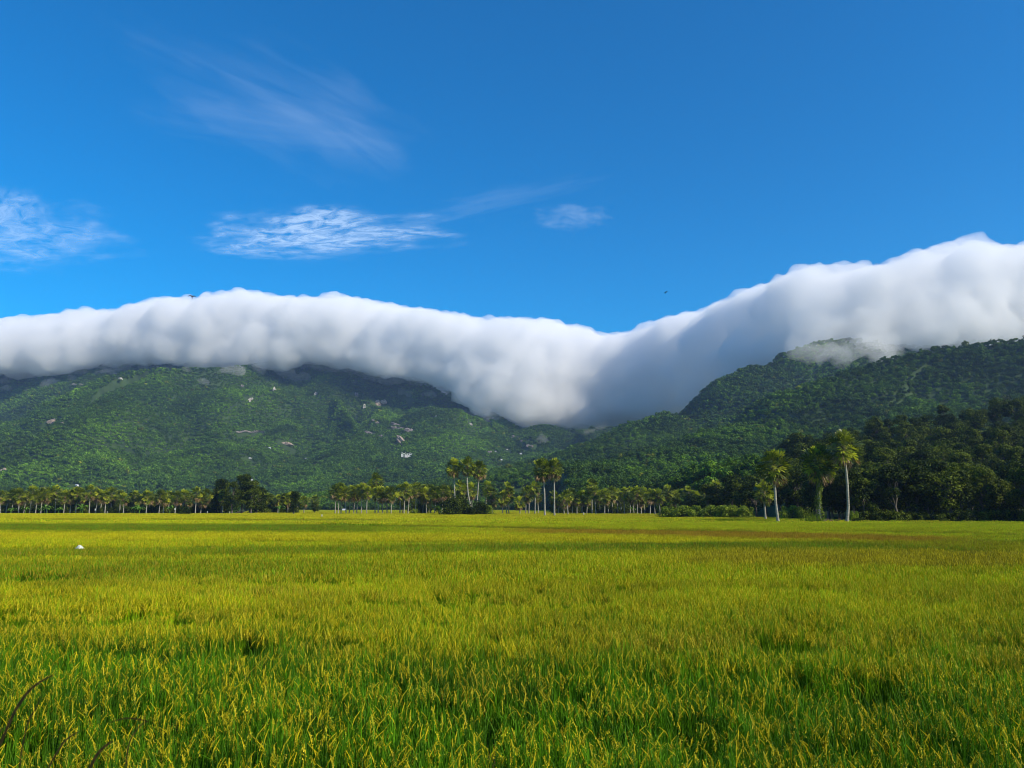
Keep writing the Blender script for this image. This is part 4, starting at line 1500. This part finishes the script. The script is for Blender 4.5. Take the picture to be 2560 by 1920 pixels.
def rice(name, y0, y1, cell, coll, nproto, label, um=260):
    xs_ = np.arange(-(W / 2 + um) / F * y1, (W / 2 + um) / F * y1, cell)
    X, Y = np.meshgrid(xs_, np.arange(y0, y1, cell))
    X = (X + rng.uniform(-0.12, 0.12, X.shape) * cell).ravel()
    Y = (Y + rng.uniform(-0.12, 0.12, Y.shape) * cell).ravel()
    U = W / 2 + X / Y * F
    k = (U > -um) & (U < W + um) & (Y < field_limit(U) - cell * 0.5)
    for (px, py, pr) in CLEARP:
        k &= (X - px) ** 2 + (Y - py) ** 2 > pr ** 2
    X, Y = X[k], Y[k]
    leaf, grain, hgt, dens = crop(X, Y)
    k = dens > rng.random(len(X)) * 0.9
    X, Y, leaf, grain, hgt = X[k], Y[k], leaf[k], grain[k], hgt[k]
    n_ = len(X)
    rz = rng.integers(0, 4, n_) * math.pi / 2 + rng.uniform(-0.1, 0.1, n_)
    rotv = np.stack([rng.uniform(-0.03, 0.03, n_), rng.uniform(-0.03, 0.03, n_), rz], 1)
    sclv = np.stack([np.full(n_, 1.0), np.full(n_, 1.0), hgt], 1)
    print(name, n_)
    idx = rng.integers(0, nproto, n_)
    if nproto == 8:
        ripe = (leaf[:, 0] / leaf[:, 1] - 0.40) / 0.32 + rng.uniform(-0.25, 0.25, n_)
        idx = rng.integers(0, 4, n_) + 4 * (ripe > 0.5)
    o_ = scatter(name, np.stack([X, Y, np.zeros(n_)], 1), rotv, sclv, idx, {"leafc": leaf, "grainc": grain}, coll)
    tag(o_, label, kind="stuff")
    return o_


rice("rice_plants_close", 4.6, 34, 0.5, RN, 8, "green and gold rice plants with nodding heads in the closest plots", 420)
rice("rice_plants_middle", 34, 150, 1.4, RM, 5, "yellow-green ripening rice across the middle plots")
rice("rice_plants_distant", 150, 845, 8.0, RF, 3, "golden green rice plots reaching to the palm rows")

# ------------------------------------------------------------------ small things in the field and air
# white plastic sheet caught on the rice
r_ = random.Random(3)
mb = MB()
nseg = 22
apex = Vector((0.02, 0, 0.38))
rings = 5
for j in range(rings + 1):
    t = j / rings
    for k in range(nseg):
        a = 2 * math.pi * k / nseg
        fold = 1 + 0.22 * math.sin(a * 5 + 0.7) * t + 0.1 * math.sin(a * 9) * t
        rr_ = 0.36 * t ** 0.8 * fold + 0.01
        mb.v.append((rr_ * math.cos(a) * 1.15 + 0.12 * t * (k % 7 == 0), rr_ * math.sin(a) * 0.8, 0.38 * (1 - t ** 1.3) + 0.03 * math.sin(a * 5) * t))
for j in range(rings):
    for k in range(nseg):
        k2 = (k + 1) % nseg
        mb.f.append((j * nseg + k, j * nseg + k2, (j + 1) * nseg + k2, (j + 1) * nseg + k))
        mb.m.append(0)
o = obj("plastic_sheet", mb.mesh("plastic_sheet", [M["plastic"]], True))
o.scale = (0.72, 0.72, 0.8)
o.location = (at(207, HZ, 60).x, 60, 0.72)
tag(o, "crumpled white plastic sheet lying peaked on the rice", "plastic sheet")

# white cloth markers on stakes at the far edge
for (u, v, Y, hh, lab) in [(237, 1272, 380, 3.2, "white cloth marker hanging between palm trunks in the far row"), (268, 1284, 372, 1.9, "small white marker stake at the field edge under the far palms"),
                           (518, 1284, 372, 2.0, "white marker stake at the field edge below the bushy trees"), (574, 1283, 374, 1.8, "thin white marker stake under the tall bushy clump"), (1458, 1288, 300, 1.9, "pale marker stake in open rice before the dense right palm row"),
                           (436, 1267, 378, 3.4, "white cloth marker beside the small round dark tree"), (804, 1292, 250, 1.6, "thin pale marker stake in the open golden rice")]:
    t = empty("marker_stake", (at(u, HZ, Y).x, Y, 0))
    a = MB()
    a.tube([(0, 0, 0), (0.03, 0, hh)], [0.05, 0.04], 6)
    obj("stake", a.mesh("stake", [M["bark"]]), t)
    b = MB()
    w_ = 0.36 if hh < 3 else 0.7
    for k in range(4):
        z0, z1 = hh - 0.22 * k, hh - 0.22 * (k + 1)
        b.quad((0.05, 0.05 * math.sin(k), z0), (w_, 0.12 * math.sin(k + 1), z0 - 0.08), (w_ * 0.9, 0.12 * math.sin(k + 2), z1 - 0.1), (0.05, 0.05 * math.sin(k + 1), z1))
    obj("cloth", b.mesh("cloth", [M["plastic"]]), t)
    tag(t, lab, "marker stake", "white markers along the far field edge")
# low white huts behind the palms
for (u, Y, lab) in [(861, 700, "low white hut seen between the trunks of the palm clump"), (1036, 420, "small white hut behind thin trunks of the middle grove")]:
    t = place("hut", HP[0], (at(u, HZ, Y).x, Y, 0.3), 0.1, 0.26 if Y < 500 else 0.36)
    tag(t, lab, "hut", "low white huts among the palms")


def make_bird(loc, span, yaw, bank, lab, flap):
    t = empty("swallow", loc, yaw)
    t.rotation_euler = (bank, 0, yaw)
    b = MB()
    b.tube([(0, -0.09, 0), (0, -0.05, 0.004), (0, 0.0, 0.006), (0, 0.05, 0.004), (0, 0.085, 0.004), (0, 0.105, 0)], [0.004, 0.014, 0.021, 0.018, 0.013, 0.002], 8)
    for s in (-1, 1):
        b.quad((0, -0.07, 0.002), (s * 0.012, -0.08, 0.002), (s * 0.034, -0.15, 0.002), (s * 0.006, -0.095, 0.0))
    obj("body", b.mesh("body", [M["bird"]], True), t)
    for s in (-1, 1):
        w = MB()
        pts = [Vector((s * 0.012, 0.03, 0.006)), Vector((s * span * 0.2, 0.055, flap * 0.03)), Vector((s * span * 0.38, 0.0, flap * 0.035)), Vector((s * span * 0.5, -0.09, flap * 0.01))]
        ch = [0.055, 0.05, 0.03, 0.0]
        for k in range(3):
            a, c = pts[k], pts[k + 1]
            back = Vector((0, -1, 0))
            if ch[k + 1] > 0:
                w.quad(a, c, c + back * ch[k + 1], a + back * ch[k])
            else:
                w.tri(a, c, a + back * ch[k])
        obj("wing", w.mesh("wing", [M["bird"]]), t)
    tag(t, lab, "bird", "small dark birds in flight")


make_bird(at(480, 742, 30), 0.36, R(38), R(62), "small dark swallow with bent wings flying before the cloud rim", 1.2)
make_bird(at(1665, 731, 44), 0.34, R(-50), R(60), "tiny dark bird gliding in clear blue sky above the saddle", 0.8)

# dark grass blades close to the lens at the lower left
t = empty("reed_grass", at(60, 2150, 1.75))
loc0 = t.location.copy()
tag(t, "dark brown arching grass blades very near the lens at the lower left corner", "grass plant")


def reed(pxs, Y, wpx, side=(1, 0, 0), name="leaf"):
    pts = [at(u, v, Y) - loc0 for u, v in pxs]
    # smooth the run of points
    sm = []
    for i in range(len(pts) - 1):
        p0_, p1_ = pts[max(i - 1, 0)], pts[i]
        p2_, p3_ = pts[i + 1], pts[min(i + 2, len(pts) - 1)]
        for k in range(5):
            s = k / 5
            sm.append(0.5 * ((2 * p1_) + (p2_ - p0_) * s + (2 * p0_ - 5 * p1_ + 4 * p2_ - p3_) * s * s + (3 * p1_ - p0_ - 3 * p2_ + p3_) * s ** 3))
    sm.append(pts[-1])
    mbx = MB()
    n_ = len(sm)
    for i in range(n_ - 1):
        def wd(j):
            q_ = j / (n_ - 1)
            return 0.6 * wpx / F * Y * (math.sin(math.pi * min(1, 0.12 + 0.88 * q_)) ** 0.7 if q_ < 0.999 else 0)
        tg = (sm[i + 1] - sm[i]).normalized()
        nr_ = tg.cross(Vector((0.2, 1, 0.1))).normalized()
        tg2 = (sm[min(i + 2, n_ - 1)] - sm[i + 1])
        tg2 = tg2.normalized() if tg2.length > 1e-6 else tg
        nr2 = tg2.cross(Vector((0.2, 1, 0.1))).normalized()
        mbx.quad(sm[i] - nr_ * wd(i), sm[i] + nr_ * wd(i), sm[i + 1] + nr2 * wd(i + 1), sm[i + 1] - nr2 * wd(i + 1))
    obj(name, mbx.mesh(name, [M["reed"]]), t)


reed([(-30, 2250), (-22, 1950), (20, 1815), (62, 1740), (100, 1705), (142, 1684)], 1.5, 7)
reed([(20, 2250), (45, 1950), (66, 1822), (88, 1772), (108, 1733)], 1.6, 3.5)
reed([(350, 2250), (318, 2000), (320, 1870), (350, 1815), (372, 1804)], 1.5, 3.5)
reed([(372, 1804), (345, 1798), (310, 1796), (268, 1809)], 1.5, 3.2)
reed([(60, 2250), (110, 1960), (150, 1870), (178, 1840), (205, 1826)], 1.7, 4)
reed([(170, 2250), (205, 1990), (235, 1900), (262, 1866), (285, 1852)], 1.6, 7)
reed([(-60, 2250), (-40, 1930), (-12, 1850), (12, 1812)], 1.6, 5)

# ------------------------------------------------------------------ clouds
TOP = [(0, 685), (60, 678), (100, 672), (180, 660), (250, 665), (330, 640), (380, 635), (430, 640), (455, 627), (530, 625), (600, 630), (680, 632), (720, 630), (760, 640), (820, 650), (900, 662), (1000, 672),
       (1060, 680), (1140, 682), (1200, 692), (1290, 712), (1340, 708), (1400, 697), (1450, 685), (1520, 668), (1540, 655), (1600, 628), (1650, 610), (1700, 598), (1740, 568), (1770, 560), (1790, 568), (1850, 565),
       (1900, 562), (1950, 550), (2000, 530), (2060, 522), (2110, 514), (2160, 520), (2212, 515)]
BOT = [(0, 805), (50, 815), (120, 812), (180, 800), (250, 790), (300, 785), (400, 790), (480, 795), (550, 790), (620, 795), (700, 785), (760, 795), (850, 815), (930, 832), (990, 845), (1000, 858), (1050, 888), (1100, 908),
       (1170, 918), (1260, 915), (1330, 910), (1400, 905), (1480, 892), (1540, 870), (1600, 840), (1680, 800), (1740, 775), (1800, 780), (1900, 770), (2000, 760), (2212, 745)]
K_ = W / 2212.0
TOP = [(-500, 760)] + [(a * K_, b * K_) for a, b in TOP] + [(3100, 560)]
BOT = [(-500, 930)] + [(a * K_, b * K_) for a, b in BOT] + [(3100, 860)]
import bmesh
bm = bmesh.new()
bmesh.ops.create_icosphere(bm, subdivisions=2, radius=1)
ICO_V = np.array([tuple(x.co) for x in bm.verts])
ICO_F = np.array([[q_.index for q_ in x.verts] for x in bm.faces])
bm.free()
rc = random.Random(17)
puffs = []


def puff(c, r_, sq=1.0):
    puffs.append(((c.x, c.y, c.z), (r_ * rc.uniform(0.95, 1.25), r_ * rc.uniform(0.9, 1.2), r_ * sq)))


def puff_mesh(name):
    c_ = np.array([q_[0] for q_ in puffs])
    s_ = np.array([q_[1] for q_ in puffs])
    vv_ = (ICO_V[None] * s_[:, None, :] + c_[:, None, :]).reshape(-1, 3)
    ff_ = (ICO_F[None] + (np.arange(len(puffs)) * len(ICO_V))[:, None, None]).reshape(-1, 3)
    me_ = bpy.data.meshes.new(name)
    me_.vertices.add(len(vv_))
    me_.vertices.foreach_set("co", vv_.astype(np.float32).ravel())
    me_.loops.add(len(ff_) * 3)
    me_.loops.foreach_set("vertex_index", ff_.astype(np.int32).ravel())
    me_.polygons.add(len(ff_))
    me_.polygons.foreach_set("loop_start", np.arange(len(ff_), dtype=np.int32) * 3)
    me_.polygons.foreach_set("loop_total", np.full(len(ff_), 3, dtype=np.int32))
    me_.update(calc_edges=True)
    print(name, "puffs", len(puffs))
    puffs.clear()
    return me_


u = -420.0
while u < 2980:
    vt, vb = line(u, TOP), line(u, BOT)
    Yc = line(u, [(-500, 2750), (300, 2700), (900, 2600), (1250, 2450), (1500, 2500), (1700, 2350), (1850, 2050), (2000, 1780), (2250, 1760), (2600, 1780), (3000, 1800)])
    # rim puffs follow the silhouette
    r_px = rc.uniform(16, 34)
    for back in (0, 170, 340):
        puff(at(u, vt + r_px + rc.uniform(-3, 5) + back * 0.03, Yc + back), r_px / F * (Yc + back) * 1.02)
    v = vt + r_px * 1.4
    while v < vb - 16:
        rr_ = min(rc.uniform(34, 58), max(18, (vb - v) * 0.9))
        Yh = Yc - 60 + rc.uniform(-12, 12)
        vv = min(v + rr_ * 0.5, vb - rr_ * 0.75)
        puff(at(u + rc.uniform(-26, 26), vv, Yh), rr_ / F * Yh * rc.uniform(0.88, 1.15), 0.85)
        puff(at(u + rc.uniform(-10, 10), vv, Yh + 150), rr_ / F * Yh * 1.1, 0.95)
        v += rr_ * 0.75
    u += rc.uniform(22, 30)
me_ = puff_mesh("cloud_bank")
u = -420.0
while u < 2980:
    vb = line(u, BOT)
    if u < 1500 or u > 2000:
        for k in range(4):
            vv = vb + rc.uniform(-45, 16 if rc.random() < 0.7 else 40)
            h_ = hit(u, vv, 260)
            lim = 2300 if u < 1300 else 1600
            if h_.y > lim:
                rr_ = rc.uniform(9, 26)
                puff(at(u + rc.uniform(-12, 12), vv, h_.y - 25), rr_ / F * h_.y, 0.5)
    u += rc.uniform(10, 26)
for k in range(40):
    uu, vv = rc.uniform(1985, 2230), rc.uniform(832, 900)
    puff(at(uu, vv, 1600 + rc.uniform(-60, 20)), rc.uniform(10, 26) / F * 1600, 0.5)
mist_me = puff_mesh("mist")
m, n, l = new_mat("cloud_vapour")
out = n.new("ShaderNodeOutputMaterial")
pv = n.new("ShaderNodeVolumeScatter")
pv.inputs["Color"].default_value = (0.965, 0.938, 0.90, 1)
pv.inputs["Density"].default_value = 0.022
pv.inputs["Anisotropy"].default_value = 0.0
l.new(pv.outputs[0], out.inputs["Volume"])
me_.materials.append(m)
cb = obj("cloud_bank", me_)
rm = cb.modifiers.new("merge", "REMESH")
rm.mode = "VOXEL"
rm.voxel_size = 14
tx = bpy.data.textures.new("billow", "CLOUDS")
tx.noise_scale = 130
tx.noise_depth = 3
d1 = cb.modifiers.new("billow", "DISPLACE")
d1.texture = tx
d1.texture_coords = "GLOBAL"
d1.strength = 55
d1.mid_level = 0.5
tx2 = bpy.data.textures.new("curl", "CLOUDS")
tx2.noise_scale = 42
tx2.noise_depth = 2
d2 = cb.modifiers.new("curl", "DISPLACE")
d2.texture = tx2
d2.texture_coords = "GLOBAL"
d2.strength = 30
tx3 = bpy.data.textures.new("fine", "CLOUDS")
tx3.noise_scale = 20
tx3.noise_depth = 1
rm2 = cb.modifiers.new("merge_again", "REMESH")
rm2.mode = "VOXEL"
rm2.voxel_size = 9
d3 = cb.modifiers.new("fine", "DISPLACE")
d3.texture = tx3
d3.texture_coords = "GLOBAL"
d3.strength = 9
tag(cb, "long white cloud bank pouring over the mountain crest", kind="stuff")

m2 = m.copy()
m2.name = "mist_vapour"
[x for x in m2.node_tree.nodes if x.type == "VOLUME_SCATTER"][0].inputs["Density"].default_value = 0.007
mist_me.materials.append(m2)
mo_ = obj("mist", mist_me)
rm = mo_.modifiers.new("merge", "REMESH")
rm.mode = "VOXEL"
rm.voxel_size = 8
for tname, st in ((tx2, 70), (tx3, 30)):
    dm = mo_.modifiers.new("ragged", "DISPLACE")
    dm.texture = tname
    dm.texture_coords = "GLOBAL"
    dm.strength = st
rm = mo_.modifiers.new("merge_again", "REMESH")
rm.mode = "VOXEL"
rm.voxel_size = 10
tag(mo_, "thin ragged mist hanging below the cloud bank on the slopes", kind="stuff")

# high thin cirrus: flat patches far up
def cirrus(name, corners, z, mat, label):
    mbx = MB()
    pts = []
    for (u, v) in corners:
        d = at(u, v, 1000) - Vector((0, 0, CZ))
        k = z / d.z
        pts.append(Vector((0, 0, CZ)) + d * k)
    mbx.quad(*pts)
    me2 = mbx.mesh(name, [mat])
    uvl = me2.uv_layers.new(name="UVMap")
    for i, uvv in enumerate([(0, 0), (1, 0), (1, 1), (0, 1)]):
        uvl.data[i].uv = uvv
    o_ = obj(name, me2)
    tag(o_, label, kind="stuff")
    o_.visible_shadow = True
    return o_


def cirrus_mat(name, sx, sy, strength, thr, streak=0.0, seed=0.0, rip=1.0):
    m, n, l = new_mat(name)
    out = n.new("ShaderNodeOutputMaterial")
    uv = n.new("ShaderNodeUVMap")
    # soft elliptical fade toward the patch border
    s1 = n.new("ShaderNodeVectorMath"); s1.operation = "SUBTRACT"; s1.inputs[1].default_value = (0.5, 0.5, 0)
    l.new(uv.outputs[0], s1.inputs[0])
    wn1 = n.new("ShaderNodeTexNoise"); wn1.inputs["Scale"].default_value = 5.0; wn1.inputs["Detail"].default_value = 7
    l.new(uv.outputs[0], wn1.inputs["Vector"])
    sc_ = n.new("ShaderNodeVectorMath"); sc_.operation = "SCALE"; sc_.inputs[3].default_value = 2.0
    l.new(s1.outputs[0], sc_.inputs[0])
    ln = n.new("ShaderNodeVectorMath"); ln.operation = "LENGTH"
    l.new(sc_.outputs[0], ln.inputs[0])
    ad = n.new("ShaderNodeMath"); ad.operation = "MULTIPLY_ADD"; ad.inputs[1].default_value = 1.3
    l.new(wn1.outputs["Fac"], ad.inputs[0]); l.new(ln.outputs["Value"], ad.inputs[2])
    mr = n.new("ShaderNodeMapRange"); mr.inputs["From Min"].default_value = 1.6; mr.inputs["From Max"].default_value = 0.8
    mr.interpolation_type = "SMOOTHERSTEP"
    l.new(ad.outputs[0], mr.inputs["Value"])
    mp = n.new("ShaderNodeMapping")
    mp.inputs["Scale"].default_value = (sx, sy, 1)
    mp.inputs["Location"].default_value = (seed, seed * 1.7, seed)
    mp.inputs["Rotation"].default_value = (0, 0, streak)
    l.new(uv.outputs[0], mp.inputs[0])
    nz = n.new("ShaderNodeTexNoise"); nz.inputs["Scale"].default_value = 1.0; nz.inputs["Detail"].default_value = 8; nz.inputs["Roughness"].default_value = 0.62; nz.inputs["Distortion"].default_value = 0.6
    l.new(mp.outputs[0], nz.inputs["Vector"])
    mr2 = n.new("ShaderNodeMapRange"); mr2.inputs["From Min"].default_value = thr; mr2.inputs["From Max"].default_value = thr + 0.3
    l.new(nz.outputs["Fac"], mr2.inputs["Value"])
    mu = n.new("ShaderNodeMath"); mu.operation = "MULTIPLY"
    l.new(mr.outputs[0], mu.inputs[0]); l.new(mr2.outputs[0], mu.inputs[1])
    mu2 = n.new("ShaderNodeMath"); mu2.operation = "MULTIPLY"; mu2.inputs[1].default_value = strength; mu2.use_clamp = True
    l.new(mu.outputs[0], mu2.inputs[0])
    df = n.new("ShaderNodeBsdfDiffuse"); df.inputs["Color"].default_value = (0.84, 0.94, 1, 1)
    tl = n.new("ShaderNodeBsdfTranslucent"); tl.inputs["Color"].default_value = (0.84, 0.94, 1, 1)
    asd = n.new("ShaderNodeAddShader")
    l.new(df.outputs[0], asd.inputs[0]); l.new(tl.outputs[0], asd.inputs[1])
    tr = n.new("ShaderNodeBsdfTransparent")
    ms = n.new("ShaderNodeMixShader")
    l.new(mu2.outputs[0], ms.inputs[0]); l.new(tr.outputs[0], ms.inputs[1]); l.new(asd.outputs[0], ms.inputs[2])
    l.new(ms.outputs[0], out.inputs["Surface"])
    return m


cirrus("cirrus_cloud", [(420, 670), (1200, 650), (1240, 480), (470, 480)], 5200, cirrus_mat("cirrus_a", 15, 15, 0.5, 0.33, 0.12, 3.1), "rippled white cirrus patch low over the cloud bank, brightest of all")
cirrus("cirrus_cloud", [(-220, 700), (420, 690), (330, 420), (-220, 400)], 5230, cirrus_mat("cirrus_b", 12, 13, 0.3, 0.33, 0.2, 9.3), "faint rippled cirrus patch at the left border")
cirrus("cirrus_cloud", [(1330, 590), (1560, 580), (1540, 490), (1300, 500)], 5260, cirrus_mat("cirrus_c", 4, 3, 0.13, 0.3, 0.3, 5.3), "small faint cirrus wisp right of the bright patch")
cirrus("cirrus_cloud", [(40, 120), (420, -120), (1300, 400), (900, 560)], 5300, cirrus_mat("cirrus_d", 5.0, 1.6, 0.07, 0.36, 0.12, 2.3), "very thin cirrus veil slanting down across the upper left sky")
cirrus("cirrus_cloud", [(180, 330), (330, 120), (1150, 330), (1120, 430)], 5340, cirrus_mat("cirrus_e", 3.2, 1.2, 0.07, 0.34, -0.2, 6.7), "second faint cirrus streak slanting just under the broad veil")
cirrus("cirrus_cloud", [(950, 600), (1000, 500), (1640, 380), (1640, 440)], 5380, cirrus_mat("cirrus_f", 2.4, 1.4, 0.08, 0.36, 0.2, 8.7), "faint cirrus trail rising from the bright patch toward the small wisp")

# ------------------------------------------------------------------ haze in the air
mb = MB()
x0, x1, y0, y1, z0, z1 = -4400, 4400, -60, 4400, -2.6, 800
mb.box(((x0 + x1) / 2, (y0 + y1) / 2, (z0 + z1) / 2), (x1 - x0, y1 - y0, z1 - z0))
m, n, l = new_mat("haze_air")
out = n.new("ShaderNodeOutputMaterial")
pv = n.new("ShaderNodeVolumePrincipled")
pv.inputs["Color"].default_value = (0.42, 0.62, 1.0, 1)
pv.inputs["Density"].default_value = 0.00007
pv.inputs["Anisotropy"].default_value = 0.2
l.new(pv.outputs[0], out.inputs["Volume"])
hz = obj("haze", mb.mesh("haze", [m]))
tag(hz, "thin blue haze in the air over the plain", kind="stuff")
